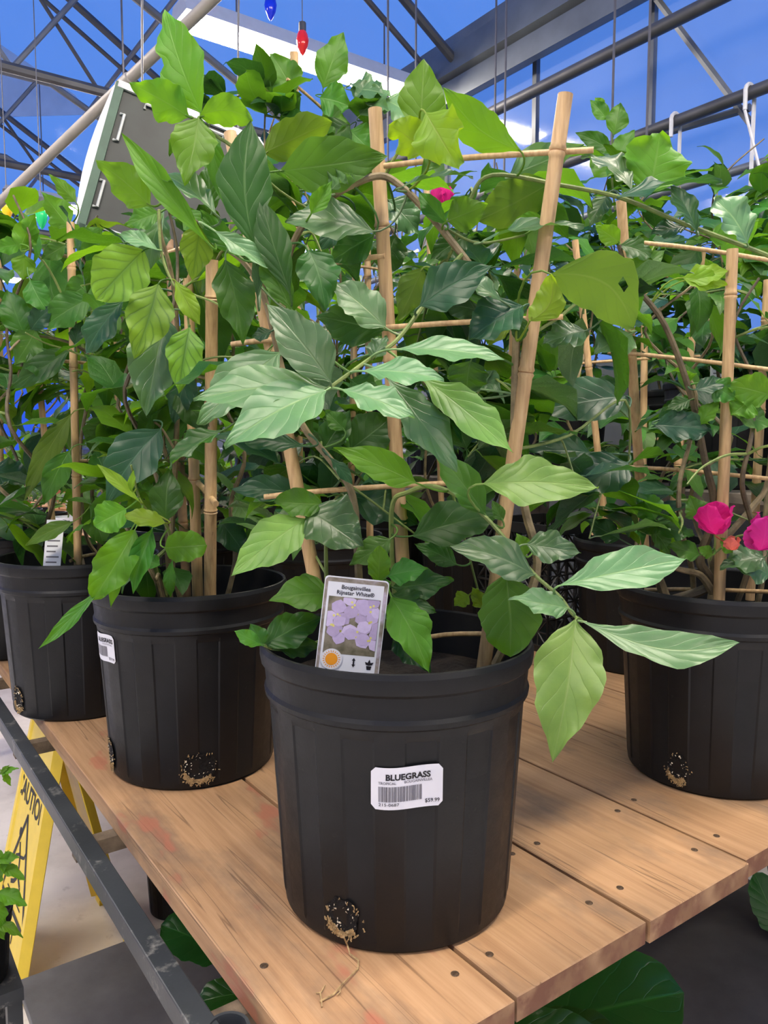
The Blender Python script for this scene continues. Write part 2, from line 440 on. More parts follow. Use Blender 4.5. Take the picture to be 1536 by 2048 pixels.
# long diagonal roof braces between trusses
for (u0, w0, u1, w1) in ((4.2, -2.6, 7.2, 0.4), (7.2, -2.6, 4.2, 0.4), (5.6, -3.2, 9.2, -0.4), (9.2, -3.2, 5.6, -0.4)):
    m = MB(); m.tube([UW(u0, w0, 3.62), UW(u1, w1, 3.64)], 0.014, 6)
    o = m.build('trim_%d' % tn, M_pipe); structure(o); tn += 1
# side wall on the right: gutter, rails, posts, polycarbonate panels
wall = bpy.data.objects.new('wall_right', None); C.objects.link(wall); wall.location = UW(3, GW, 0); structure(wall)
m = MB()
prof = [(-.06, .16), (-.06, .0), (.06, -.04), (.20, .0), (.20, .20)]
vs = []; fs = []
for u in (-6.0, 11):
    for (dw, dz) in prof: vs.append(UW(u, GW + dw, GZ + dz))
    for (dw, dz) in reversed(prof): vs.append(UW(u, GW + dw * .9 + .003, GZ + dz + .006))
n = len(prof) * 2
for k in range(n): fs.append((k, (k + 1) % n, n + (k + 1) % n, n + k))
m.add(vs, fs); m.build('gutter', M_gutter, wall, smooth=False)
m = MB(); m.box(UW(2.5, GW - .02, GZ - .075), U, W, UPV, 8.5, .02, .05); m.build('gutter_beam', M_gutter, wall, smooth=False)
for (w, z, r, mt) in ((2.44, 2.70, .024, M_darkpipe), (2.53, 2.40, .021, M_darkpipe), (2.58, 2.18, .016, M_gutter), (2.58, 1.2, .02, M_gutter)):
    m = MB(); m.tube([UW(-6, w, z), UW(11, w, z)], r, 10); m.build('rail_pipe', mt, wall)
for u in (-0.6, 1.24, 3.2, 5.2, 7.2, 9.2):
    m = MB(); m.box(UW(u, 2.60, 1.5), U, W, UPV, .035, .035, 1.5); m.build('post', M_gutter, wall, smooth=False)
for (p0, p1) in (((1300, -20), (1500, 245)), ((1500, 215), (1300, 275))):
    m = MB(); m.tube([at_w(*p0, 2.595), at_w(*p1, 2.595)], .014, 6); m.build('brace', M_pipe, wall)
u = -6.0
while u < 11:
    m = MB(); m.add([UW(u + .01, 2.66, 0), UW(u + .60, 2.66, 0), UW(u + .60, 2.66, GZ), UW(u + .01, 2.66, GZ)], [(0, 1, 2, 3)])
    m.build('panel', M_wallglass, wall, smooth=False)
    m = MB(); m.box(UW(u + .305, 2.70, .8), U, W, UPV, .3, .02, .8); m.build('knee_panel', M_kneewall, wall, smooth=False)
    m = MB(); m.box(UW(u, 2.66, GZ / 2), U, W, UPV, .012, .012, GZ / 2); m.build('mullion', M_gutter, wall, smooth=False)
    u += .61
# far end wall: blue glazing with a grey gable infill
endw = bpy.data.objects.new('wall_far', None); C.objects.link(endw); endw.location = UW(10.9, -1, 0); structure(endw)
m = MB(); m.add([UW(10.9, -4.6, 0), UW(10.9, 2.6, 0), UW(10.9, 2.6, 3.1), UW(10.9, -4.6, 3.1)], [(0, 1, 2, 3)]); m.build('glazing', M_endglass, endw, smooth=False)
gp = [at_u(-260, 60, 10.85), at_u(-260, 240, 10.85), at_u(182, 228, 10.85), at_u(150, 190, 10.85), at_u(0, 88, 10.85)]
m = MB(); m.add(gp + [q + U * .03 for q in gp], [(0, 1, 2, 3, 4), (9, 8, 7, 6, 5)] + [(i, 5 + i, 5 + (i + 1) % 5, (i + 1) % 5) for i in range(5)]); m.build('gable_panel', M_wall_panel, endw, smooth=False)
for z in (1.1, 2.1, 3.1):
    m = MB(); m.box(UW(10.84, -1, z), U, W, UPV, .03, 3.6, .03); m.build('girt', M_gutter, endw, smooth=False)
for w in (-4.5, -3.3, -2.1, -.9, .3, 1.5):
    m = MB(); m.tube([UW(10.84, w, 0), UW(10.84, w, 3.1)], .03, 6); m.build('post', M_gutter, endw)
# unseen walls, added left and behind the viewer to bounce light and block sky
m = MB(); m.box(UW(2.5, -4.75, 1.45), U, W, UPV, 8.5, .05, 1.45); structure(m.build('wall_left_bounce', M_bouncewall, smooth=False))
m = MB(); m.box(UW(-6.05, -1.0, 2.2), U, W, UPV, .05, 3.7, 2.2); structure(m.build('wall_near_bounce', M_bouncewall, smooth=False))
# slim diagonal pole with a coupling, braced between floor-side frame and roof
m = MB()
pa, pb = at(-70, 472, 3.1), at(560, -130, 2.25)
m.tube([pa, pb], 0.0175, 12)
q = pa.lerp(pb, .595); dr = (pb - pa).normalized()
po = thing('diagonal_pole', 'grey-tan round pole slanting up behind the hanging green sign', 'pole', pa)
m.build('pole', M_conduit, po)
m = MB(); m.tube([q - dr * .03, q - dr * .026, q + dr * .026, q + dr * .03], [.0175, .021, .021, .0175], 12); m.build('coupling', M_conduit, po)
m = MB(); hq = at(520, -90, 2.3); m.tube([hq, Vector((hq.x, hq.y, roof_z(hq.dot(W)) - .0))], .004, 6); m.build('hanger', M_wire, po)
m = MB(); hq = pa + Vector((.02, -.01, 0)); m.tube([hq, Vector((hq.x, hq.y, roof_z(hq.dot(W))))], .004, 6); m.build('hanger', M_wire, po)

# ------------------------------------------------------------------ fluorescent lamps (rows hung across the house)
def lamp(u, w0, w1, z, label, group='fluorescent lamps in rows', off=False):
    c = UW(u, (w0 + w1) / 2, z)
    t = thing('strip_lamp_offscreen' if off else 'strip_lamp', label, 'lamp', c, group)
    h = MB()
    vs = []; fs = []
    prof = [(-.085, .02), (-.06, .085), (.06, .085), (.085, .02)]
    for w in (w0, w1):
        for (du, dz) in prof: vs.append(UW(u + du, w, z + dz))
    fs = [(0, 1, 2, 3), (7, 6, 5, 4)] + [(i, 4 + i, 4 + (i + 1) % 4, (i + 1) % 4) for i in range(4)]
    h.add(vs, fs); h.build('housing', M_housing, t, smooth=False)
    b = MB(); vs = []
    prof = [(-.045, .019), (-.042, -.006), (0, -.018), (.042, -.006), (.045, .019)]
    for w in (w0 + .03, w1 - .03):
        for (du, dz) in prof: vs.append(UW(u + du, w, z + dz))
    n = 5
    b.add(vs, [(0, 1, 2, 3, 4), (9, 8, 7, 6, 5)] + [(i, n + i, n + (i + 1) % n, (i + 1) % n) for i in range(n)])
    b.build('tube_offscreen' if off else 'tube', M_tube, t, smooth=False)
    for w in (w0 + .25, w1 - .25):
        k = MB(); k.tube([UW(u, w, z + .08), UW(u, w, roof_z(w) - .03)], .004, 5); k.build('chain', M_wire, t)
    return t
LZ = 2.9
# rows repeat every 2.81 m along the house, as the rows in view do
for (u, w0, off, rowname) in ((-2.55, -0.1, True, 'row over the near aisle'), (0.26, -0.1, True, 'row over the board ends'), (0.26, -2.6, True, 'row over the aisle left of the board ends'),
                              (3.07, 1.20, False, 'row just beyond the tallest potted plants'), (3.07, -2.1, True, 'aisle beside the far bougainvilleas'),
                              (5.88, 1.04, False, 'row before the far end wall'), (8.69, 1.10, False, 'row beside the far end wall'), (8.69, -2.7, True, 'corner under the grey gable')):
    lamp(u, w0, min(w0 + 2.40, 2.45), LZ, 'white fluorescent strip lamp hanging in the ' + rowname, off=off)

# ------------------------------------------------------------------ bench of boards
U_END = 0.454
BW = [0.280, 0.4700, 0.6615, 0.8555, 1.0600, 1.2530, 1.4460, 1.6400]
BT = 0.026
bench = thing('plant_bench', 'low display bench of tan wooden boards on a black steel frame', 'bench', UW(1.8, .95, 0))
rotU = Matrix.Rotation(A, 4, 'Z')      # local x -> W, local y -> U
def screw_mesh():
    b = MB()
    b.lathe([(.0, .0004), (.0022, .0004), (.0026, -.0001), (.0034, -.0002), (.0038, .0003), (.0042, .0)], 10)
    return b.mesh('screw', plain('screw_head', (84, 66, 48), 0.5, metal=0.4, var=0.6, nscale=300), smooth=True)
SCREW = screw_mesh()
rg = random.Random(5)
for i in range(7):
    w0, w1 = BW[i] + .0025, BW[i + 1] - .0025
    u0 = U_END + (0.0, .002, 0.0, .006, .0, .004, .0)[i]; u1 = 3.4
    bm = bmesh.new()
    hx, hy = (w1 - w0) / 2, (u1 - u0) / 2
    ny = 10
    bmesh.ops.create_cube(bm, size=1)
    for v in bm.verts: v.co = Vector((v.co.x * 2 * hx, v.co.y * 2 * hy, (v.co.z - .5) * BT))
    bmesh.ops.bevel(bm, geom=[e for e in bm.edges if abs(e.verts[0].co.y - e.verts[1].co.y) > 1 or abs(e.verts[0].co.x - e.verts[1].co.x) > .1], offset=.0012, segments=1, affect='EDGES')
    me = bpy.data.meshes.new('board'); 
    me.materials.append(wood_mat('board_wood_%d' % i, i * 1.37 + .5, (1.0, .97, 1.0, .96,   .98, .97, .96)[i], i == 0)); me.materials.append(M_end)
    bm.normal_update()
    for f in bm.faces:
        f.smooth = False
        if abs(f.normal.y) > .9: f.material_index = 1
    bm.to_mesh(me); bm.free()
    cc = UW((u0 + u1) / 2, (w0 + w1) / 2, TZ) - wloc(bench)
    o = link('board', me, bench, mat4=Matrix.Translation(cc) @ rotU)
    for u in ((1.45, 2.4) if i < 4 else (.54, 1.45, 2.4)):
        for w in (w0 + .035, w1 - .04):
            pw = (u + rg.uniform(-.012, .012) - (u0 + u1) / 2, w + rg.uniform(-.006, .006) - (w0 + w1) / 2)
            link('screw', SCREW, o, loc=(pw[1], pw[0], .0004))
    # the front screws, where they show between the pots
    for (px, py) in ((1024, 1708), (1074, 1687), (1235, 1622), (1268, 1600), (979, 1909), (910, 1948), (1178, 1806), (1240, 1776), (1389, 1700), (1433, 1672), (528, 1932)):
        q = onz(px, py, TZ); u = q.dot(U); w = q.dot(W)
        if w0 < w < w1: link('screw', SCREW, o, loc=(w - (w0 + w1) / 2, u - (u0 + u1) / 2, .0004))
# steel frame
RW0, RW1 = .226, .249
m = MB(); m.box(UW(1.98, (RW0 + RW1) / 2, .727), U, W, UPV, 1.40, (RW1 - RW0) / 2, .0125); m.build('frame_rail', M_black_steel, bench, smooth=False, bevel=.0015)
for u in (.62, 1.015, 1.42, 1.85, 2.3, 2.8, 3.2):
    m = MB(); m.box(UW(u, .95, .7125), U, W, UPV, .011, .72, .0105); m.build('cross_bar', M_rust, bench, smooth=False)
m = MB(); m.box(UW(1.98, 1.66, .712), U, W, UPV, 1.45, .0125, .0125); m.build('frame_rail', M_black_steel, bench, smooth=False)
def post(u, w, ztop):
    m = MB(); c = UW(u, w, 0)
    m.lathe([(.0205, 0), (.0205, ztop - .003), (.0195, ztop), (.0165, ztop), (.0155, ztop - .004), (.0155, ztop - .25)], 20, c)
    return m.build('leg', M_black_steel, bench)
post(.583, .2515, .741); post(.583, 1.66, .70); post(3.3, .238, .70); post(3.3, 1.66, .70)
m = MB(); m.box(UW(1.0, .9875, .196), U, W, UPV, .56, .7475, .008); m.build('lower_shelf', M_sheet, bench, smooth=False, bevel=.002)

# ------------------------------------------------------------------ nursery pots
def pot_mesh(np_=28, sc=1.0):
    """fluted nursery pot, 28 cm wide at the lip"""
    prof = [(.0, .004, 0), (.108, .004, 0), (.1145, .0, 0), (.1185, .004, 0), (.1195, .012, 0), (.1205, .016, 1), (.1325, .216, 1), (.1335, .222, 0),
            (.1345, .2275, 0), (.1375, .2300, 0), (.1382, .2350, 0), (.1365, .2390, 0), (.1362, .2430, 0), (.1378, .2600, 0), (.1412, .2635, 0), (.1424, .2700, 0), (.1424, .2780, 0), (.1408, .2830, 0),
            (.1388, .2838, 0), (.1372, .2815, 0), (.1362, .262, 0), (.1335, .236, 0), (.1315, .22, 0), (.118, .02, 0)]
    ang = []
    for i in range(np_):
        a0 = 2 * pi * i / np_; d = 2 * pi / np_
        ang += [(a0 + d * .04, i % 2), (a0 + d * .5, i % 2), (a0 + d * .96, i % 2)]
    b = MB(); n = len(ang); vs = []; fs = []
    for (r, z, fl) in prof:
        for (q, odd) in ang:
            rr = r - (.0016 if (fl and odd) else 0)
            vs.append(Vector((rr * cos(q) * 1.035, rr * sin(q) * 1.035, z)))
    for i in range(len(prof) - 1):
        for k in range(n):
            k2 = (k + 1) % n; fs.append((i * n + k, i * n + k2, (i + 1) * n + k2, (i + 1) * n + k))
    b.add(vs, fs)
    return b.mesh('pot', M_pot, smooth=True, angle=17)
POT = pot_mesh()
def pot_r(z): return 1.035 * (.1205 + (.1325 - .1205) * (z - .016) / .2)
def soil_mesh():
    b = MB(); n = 28; rg = random.Random(2); vs = [Vector((0, 0, .232))]; fs = []
    for r in (.03, .06, .09, .12, .1375):
        for k in range(n):
            q = 2 * pi * k / n; vs.append(Vector((r * cos(q), r * sin(q), .230 + rg.uniform(-.005, .005) * (r < .135))))
    for k in range(n): fs.append((0, 1 + k, 1 + (k + 1) % n))
    for i in range(4):
        for k in range(n):
            k2 = (k + 1) % n; fs.append((1 + i * n + k, 1 + (i + 1) * n + k, 1 + (i + 1) * n + k2, 1 + i * n + k2))
    b.add(vs, fs); return b.mesh('soil', M_soil)
SOIL = soil_mesh()
def hole_part(t, c, ang, z0, rx, rz, seed, roots=True):
    """a torn drainage hole low on the pot wall with potting mix and roots showing"""
    rg = random.Random(seed)
    def surf(a, z, off): r = pot_r(z) + off; return c + Vector((r * cos(a), r * sin(a), z))
    b = MB(); n = 22; ctr = [surf(ang, z0, -.0005)]; ring = []; ring2 = []
    for k in range(n):
        q = 2 * pi * k / n; j = 1 + rg.uniform(-.13, .13)
        ring.append(surf(ang + rx * cos(q) * j / .12, z0 + rz * sin(q) * j, .0008))
        ring2.append(surf(ang + rx * .8 * cos(q) * j / .12, z0 + rz * .8 * sin(q) * j, .0002))
    b.add(ctr + ring2 + ring, [(0, 1 + k, 1 + (k + 1) % n) for k in range(n)] + [(1 + k, 1 + n + k, 1 + n + (k + 1) % n, 1 + (k + 1) % n) for k in range(n)])
    h = b.build('drainage_hole', M_hole, t)
    p = MB()
    for k in range(26):
        q = rg.uniform(0, 2 * pi); f = rg.uniform(.25, .98) ** .6
        a = ang + rx * f * cos(q) / .12; z = z0 + rz * f * sin(q)
        x = surf(a, z, rg.uniform(.0002, .0015)); s = rg.uniform(.0008, .0024)
        d = [Vector((rg.uniform(-1, 1), rg.uniform(-1, 1), rg.uniform(-1, 1))).normalized() * s for _ in range(4)]
        p.add([x + e for e in d], [(0, 1, 2), (0, 2, 3), (0, 3, 1), (1, 3, 2)])
    o = p.build('perlite', M_perlite, h, smooth=False); o['kind'] = 'stuff'
    if roots:
        p = MB()
        for k in range(90):
            q = rg.uniform(0, 2 * pi) if rg.random() < .25 else rg.uniform(pi * 1.1, pi * 1.75); f = rg.uniform(.86, 1.12 if q < pi else 1.35)
            a = ang + rx * f * cos(q) / .12; z = max(.004, z0 + rz * f * sin(q)); pts = []
            da, dz = rg.uniform(-.012, .012), rg.uniform(-.003, .0015)
            for i in range(4):
                pts.append(surf(a + da * i / 2 + rg.uniform(-.006, .006), max(.003, z + dz * i / 2 + rg.uniform(-.001, .001)), .0012))
            p.tube(pts, .0007, 3)
        n2 = 16; va = []; vb = []
        for k in range(n2 + 1):
            q = pi * 1.12 + pi * 0.62 * k / n2; f1 = 1.0 + rg.uniform(0.0, .24) + .10 * sin(pi * k / n2)
            for f, lst in ((.88 + rg.uniform(-.06, .06), va), (f1, vb)):
                lst.append(surf(ang + rx * f * cos(q) / .12, max(.003, z0 + rz * f * sin(q)), .0010))
        p.add(va + vb, [(k, k + 1, n2 + 2 + k, n2 + 1 + k) for k in range(n2)])
        o = p.build('root_mat', M_root, h); o['kind'] = 'stuff'
    return h
def text_mesh(s, size, mat, bold=0.0, align='LEFT', sx=1.0):
    cu = bpy.data.curves.new('txt', 'FONT'); cu.body = s; cu.size = size; cu.align_x = align; cu.offset = bold
    cu.resolution_u = 3
    o = bpy.data.objects.new('txt', cu); C.objects.link(o)
    bpy.context.view_layer.update()
    me = bpy.data.meshes.new_from_object(o.evaluated_get(bpy.context.evaluated_depsgraph_get()))
    bpy.data.objects.remove(o); bpy.data.curves.remove(cu)
    vs = [Vector((v.co.x * sx, v.co.y)) for v in me.vertices]; fs = [tuple(p.vertices) for p in me.polygons]
    bpy.data.meshes.remove(me)
    return vs, fs
def wrap_label(t, c, ang, zc, w, h, texts, bars, roll=0.0, wav=.0015):
    """paper sticker following the pot wall; x runs to the viewer's right"""
    def S(x, y, off):
        X = x * cos(roll) - y * sin(roll); Y = x * sin(roll) + y * cos(roll)
        z = zc + Y + wav * sin(X / w * 5.5)
        r = pot_r(z) + .0012 + off
        return c + Vector((r * cos(ang + X / r), r * sin(ang + X / r), z))
    b = MB(); nx = 16; rad = .0045; vs = []; fs = []
    for i in range(nx + 1):
        x = -w / 2 + w * i / nx; d = w / 2 - abs(x)
        hh = h / 2 - (rad - math.sqrt(max(0, rad * rad - (rad - d) ** 2)) if d < rad else 0)
        for j in range(5): vs.append(S(x, -hh + 2 * hh * j / 4, 0))
    for i in range(nx):
        for j in range(4): a = i * 5 + j; fs.append((a, a + 5, a + 6, a + 1))
    b.add(vs, fs); lab = b.build('price_label', M_paper, t); lab['label'] = 'white price sticker'
    for (s, x, y, size, bold, sx, mt) in texts:
        v, f = text_mesh(s, size, mt, bold, 'LEFT', sx)
        if not v: continue
        q = MB(); q.add([S(x + p.x, y + p.y, .0004) for p in v], f); q.build('lettering', mt, lab, smooth=False)
    q = MB(); x0, x1, y0, y1, seed = bars; rg = random.Random(seed); x = x0
    while x < x1:
        bw = rg.choice((.0005, .0007, .0011, .0016)); 
        if x + bw > x1: break
        q.add([S(x, y0, .0004), S(x + bw, y0, .0004), S(x + bw, (y0 + y1) / 2, .0004), S(x, (y0 + y1) / 2, .0004), S(x + bw, y1, .0004), S(x, y1, .0004)], [(0, 1, 2, 3), (3, 2, 4, 5)])
        x += bw + rg.choice((.0004, .0006, .0008))
    q.build('barcode', M_greyink, lab, smooth=False)
    return lab

# ------------------------------------------------------------------ bamboo
def stake(t, p0, p1, r, nodes=(.22, .47, .74, .97), mat=None, name='bamboo_stake', bow=None):
    p0, p1 = Vector(p0), Vector(p1); pts = []; rad = []
    ts = sorted(set([0, .1, .3, .5, .7, .9, 1] + [x for q in nodes for x in (q - .010, q - .004, q, q + .004, q + .010) if 0 < x < 1]))
    for x in ts:
        p = p0.lerp(p1, x)
        if bow is not None: p = p + Vector(bow) * sin(pi * x)
        pts.append(p); k = 1.0
        for q in nodes:
            d = abs(x - q)
            if d < .002: k = .98
            elif d < .006: k = 1.18
        rad.append(r * k * (1.04 - .08 * x))
    m = MB(); m.tube(pts, rad, 12)
    # hollow mouth at the cut top
    o = m.build(name, mat or M_bamboo, t, angle=60)
    tt = (pts[-1] - pts[-2]).normalized()
    m = MB(); m.tube([pts[-1] - tt * .001, pts[-1] + tt * .0006], rad[-1] * .45, 8); m.build('stake_mouth', M_node, o)
    for q in nodes:
        if .02 < q < .985:
            k = min(range(len(ts)), key=lambda i: abs(ts[i] - q)); d = (pts[k + 1] - pts[k - 1]).normalized()
            m = MB(); m.tube([pts[k] - d * .0012, pts[k] + d * .0012], rad[k] * 1.05, 12, cap=False); m.build('node_ring', M_node, o)
    return o
def bar(t, p0, p1, r=.0031):
    p0, p1 = Vector(p0), Vector(p1); mid = p0.lerp(p1, .5) + Vector((0, 0, .002))
    m = MB(); m.tube([p0, p0.lerp(p1, .25) + Vector((0, 0, .0018)), mid, p0.lerp(p1, .75) + Vector((0, 0, .0012)), p1], r, 7)
    return m.build('crossbar', M_bamboo, t, angle=60)

# ------------------------------------------------------------------ leaves
PROF = {
    'ov': [(0, .03), (.05, .20), (.13, .58), (.24, .88), (.36, 1.0), (.5, .95), (.63, .78), (.76, .53), (.87, .28), (.95, .11), (1, .0)],
    'la': [(0, .03), (.06, .14), (.16, .42), (.3, .78), (.44, .98), (.56, 1.0), (.68, .86), (.8, .58), (.9, .29), (.96, .12), (1, .0)],
    'el': [(0, .03), (.05, .28), (.14, .62), (.28, .9), (.45, 1.0), (.6, .97), (.74, .82), (.86, .55), (.94, .3), (.98, .14), (1, .0)],
    'bl': [(0, .03), (.03, .35), (.10, .74), (.25, .97), (.45, 1.0), (.65, .98), (.82, .84), (.92, .6), (.97, .38), (.99, .2), (1, .0)],
}
def prof_at(key, t):
    if key == 'rd': return 2 * math.sqrt(max(0, t * (1 - t))) * .97 + .03 * (1 - t)
    P = PROF[key]
    for (a, x), (b, y) in zip(P[:-1], P[1:]):
        if t <= b:
            f = (t - a) / (b - a); f = f * f * (3 - 2 * f) * .35 + f * .65
            return x + (y - x) * f
    return 0
def leaf_geo(L, Wd, nt=14, ns=6, fold=.18, sag=.08, wave=.06, nw=2.3, twist=0.0, bend=0.0, curl=0.0, prof='ov', seed=0, notch=None, hole=()):
    """base at the origin, tip at (0,L,0), upper face +z. Returns verts, faces, uvs"""
    rg = random.Random(seed); ph1, ph2 = rg.uniform(0, 6.28), rg.uniform(0, 6.28)
    w1, w2 = nw * rg.uniform(.85, 1.2), nw * rg.uniform(.85, 1.2)
    vs = []; fs = []; uv = []
    for i in range(nt + 1):
        t = i / nt; hw = Wd / 2 * prof_at(prof, t)
        mx = bend * sin(pi * t) ; mz = -sag * L * (1 - (2 * t - 1) ** 2) * -1.0
        mz = sag * L * (1 - (2 * t - 1) ** 2) - curl * L * max(0, t - .7) ** 2 * 4
        tw = twist * (t - .3)
        for j in range(ns + 1):
            s = -1 + 2 * j / ns; a = abs(s)
            h = hw
            if notch is not None:
                sd, tc, dep = notch
                if s * sd > 0: h = hw * (1 - dep * math.exp(-((t - tc) / .07) ** 2))
            k = 1 + (.05 * sin(t * 19 + ph1 + (1.7 if s > 0 else 0)) + .025 * sin(t * 37 + ph2 + (2.9 if s > 0 else 0))) * a
            x = s * h * k; z = fold * a * h * 1.0
            z += wave * Wd * a * a * sin(2 * pi * (w1 if s > 0 else w2) * t + (ph1 if s > 0 else ph2)) * min(1, 4 * t)
            z += wave * .45 * Wd * a ** 3 * sin(2 * pi * 2.3 * (w1 if s > 0 else w2) * t + ph2) * min(1, 4 * t)
            x2 = x * cos(tw) - z * sin(tw); z2 = x * sin(tw) + z * cos(tw)
            vs.append(Vector((mx + x2, t * L, mz + z2))); uv.append((.5 + s / 2, t))
    n = ns + 1
    for i in range(nt):
        for j in range(ns):
            a = i * n + j
            if (i, j) not in hole: fs.append((a, a + 1, a + n + 1, a + n))
    return vs, fs, uv
def add_tube(vs, fs, uv, pts, rad, n=4):
    b = len(vs); m = MB(); m.tube(pts, rad, n, cap=False)
    vs += m.v; fs += [tuple(i + b for i in f) for f in m.f]; uv += [(.5, .02)] * len(m.v)
def leaf_mesh(name, vs, fs, uv, mat):
    me = bpy.data.meshes.new(name); me.from_pydata(vs, [], fs)
    me.materials.append(mat)
    ul = me.uv_layers.new(name='UVMap')
    idx = [0] * len(me.loops); me.loops.foreach_get('vertex_index', idx)
    ul.data.foreach_set('uv', [c for i in idx for c in uv[i]])
    me.polygons.foreach_set('use_smooth', [True] * len(me.polygons)); me.update()
    return me
class Plant:
    def __init__(s, t): s.t = t; s.o = wloc(t); s.pts = []; s.nl = 0
    def stem(s, pts, r0, r1, mat, n=7, name='stem', record=True):
        """smooth tube through the points (world)"""
        P = [Vector(p) for p in pts]; out = []
        for i in range(len(P) - 1):
            a, b, c, d = P[max(i - 1, 0)], P[i], P[i + 1], P[min(i + 2, len(P) - 1)]
            for k in range(5):
                t = k / 5
                out.append(.5 * ((2 * b) + (c - a) * t + (2 * a - 5 * b + 4 * c - d) * t * t + (3 * b - a - 3 * c + d) * t ** 3))
        out.append(P[-1])
        rad = [r0 + (r1 - r0) * i / (len(out) - 1) for i in range(len(out))]
        m = MB(); m.tube(out, rad, n); m.build(name, mat, s.t)
        if record: s.pts += out
        return out
    def nearest(s, p):
        return min(s.pts, key=lambda q: (q - p).length_squared)
    def hero(s, bx, by, tx, ty, w, D, dD, mat, k=.4, prof='ov', attach=True, seed=None, **kw):
        """a leaf by its base and tip pixel, width in pixels and depth D; k tilts its face up (+) or down (-)"""
        b = at(bx, by, D); tp = at(tx, ty, D + dD)
        y = (tp - b); L = y.length; y.normalize()
        c = -(b + tp - Vector((0, 0, 2 * ZC))).normalized()
        n0 = (c - y * c.dot(y)).normalized(); z0 = UPV - y * UPV.dot(y); z0.normalize()
        if k >= 0: z = (n0 * (1 - k) + z0 * k).normalized()
        else: z = (n0 * (1 + k) - z0 * k * .9).normalized()
        if k < 0: z = (n0 * (1 + k) + z0 * k).normalized()
        flip = 1
        proj = max(.38, abs(z.dot(n0)))
        if z.z < 0 and k < 0: z = -z      # we look at the underside
        x = y.cross(z)
        Wd = w * D / F / proj
        s.nl += 1
        sd = seed if seed is not None else s.nl * 7 + int(bx)
        rg = random.Random(sd)
        a = dict(fold=.16, sag=rg.uniform(.02, .09), wave=.075, bend=rg.uniform(-.03, .03) * L, twist=rg.uniform(-.25, .25)); a.update(kw)
        vs, fs, uv = leaf_geo(L, Wd, 20, 8, prof=prof, seed=sd, **a)
        M3 = Matrix((x, y, z)).transposed()
        if attach and s.pts:
            q = s.nearest(b); ql = M3.transposed() @ (q - b); d = ql.length
            st = min(.35 * d, .03)
            pts = [Vector((0, .004, 0)), Vector((0, -st, 0)), ql * .55 + Vector((0, -st * .6, 0)), ql]
            sm = []
            for i in range(7):
                t = i / 6; sm.append(pts[0] * (1 - t) ** 3 + pts[1] * 3 * t * (1 - t) ** 2 + pts[2] * 3 * t * t * (1 - t) + pts[3] * t ** 3)
            add_tube(vs, fs, uv, sm, [.0009 + .0006 * i / 6 for i in range(7)], 5)
        me = leaf_mesh('leaf', vs, fs, uv, LM[mat])
        return link('leaf', me, s.t, mat4=Matrix.Translation(b - s.o) @ M3.to_4x4())
VAR = {}
def variant(mat, i):
    if (mat, i) not in VAR:
        rg = random.Random(i * 31 + 7)
        L = 1.0; wd = rg.uniform(.46, .66)
        vs, fs, uv = leaf_geo(L, wd, 7, 4, fold=rg.uniform(.08, .34), sag=rg.uniform(.0, .12), wave=rg.uniform(.03, .10), nw=rg.uniform(1.3, 2.2), twist=rg.uniform(-.5, .5),
                              bend=rg.uniform(-.06, .06), curl=rg.uniform(0, .5), prof=('ov', 'ov', 'la', 'el')[i % 4], seed=i)
        for v in vs: v.y += .16
        add_tube(vs, fs, uv, [Vector((0, 0, 0)), Vector((0, .09, .012)), Vector((0, .18, 0))], [.012, .010, .009], 3)
        VAR[(mat, i)] = leaf_mesh('leaf', vs, fs, uv, LM[mat])
    return VAR[(mat, i)]
def put_leaf(pl, p, y, up, L, mat, i):
    y = y.normalized(); z = up - y * up.dot(y)
    if z.length < 1e-3: z = y.orthogonal()
    z.normalize(); x = y.cross(z)
    M3 = Matrix((x, y, z)).transposed() * L
    return link('leaf', variant(mat, i), pl.t, mat4=Matrix.Translation(p - pl.o) @ M3.to_4x4())
def weighted(rg, mats):
    tot = sum(w for _, w in mats); r = rg.uniform(0, tot)
    for m_, w in mats:
        r -= w
        if r <= 0: return m_
    return mats[0][0]
SOLID = [(-.30, 2.74, TZ, TZ + .51, .24)] + [(x, y, TZ, TZ + .29, .15) for x, y in ((.0135, .823), (-.299, 1.175), (-.579, 1.448), (-.896, 1.83), (.503, 1.144), (.575, 1.71), (-.15, 1.80), (.032, 2.446), (.244, 2.166), (-.50, 1.95), (-1.25, 2.45), (-.62, 2.52), (-.98, 2.98))]
SOLID += [(*UW(u, w).xy, 1.125, 1.415, .15) for u, w in ((1.17, 1.95), (.72, 1.95), (1.72, 1.95), (2.35, 1.95), (2.95, 1.95), (.95, 2.20), (1.45, 2.20), (2.05, 2.20))]
SOLID += [(*UW(1.335, 1.46).xy, TZ, TZ + .31, .17)]
def blocked(p, own, r=.035):
    """is p inside a neighbour's pot, the crate or the raised bench?"""
    for (x, y, z0, z1, rr) in SOLID:
        if z0 < p.z < z1 + r * .6 and math.hypot(p.x - x, p.y - y) < rr + r and math.hypot(own.x - x, own.y - y) > .01: return True
    return own.z < 1.0 and p.z < 1.125 + r and p.dot(W) > 1.72 - r
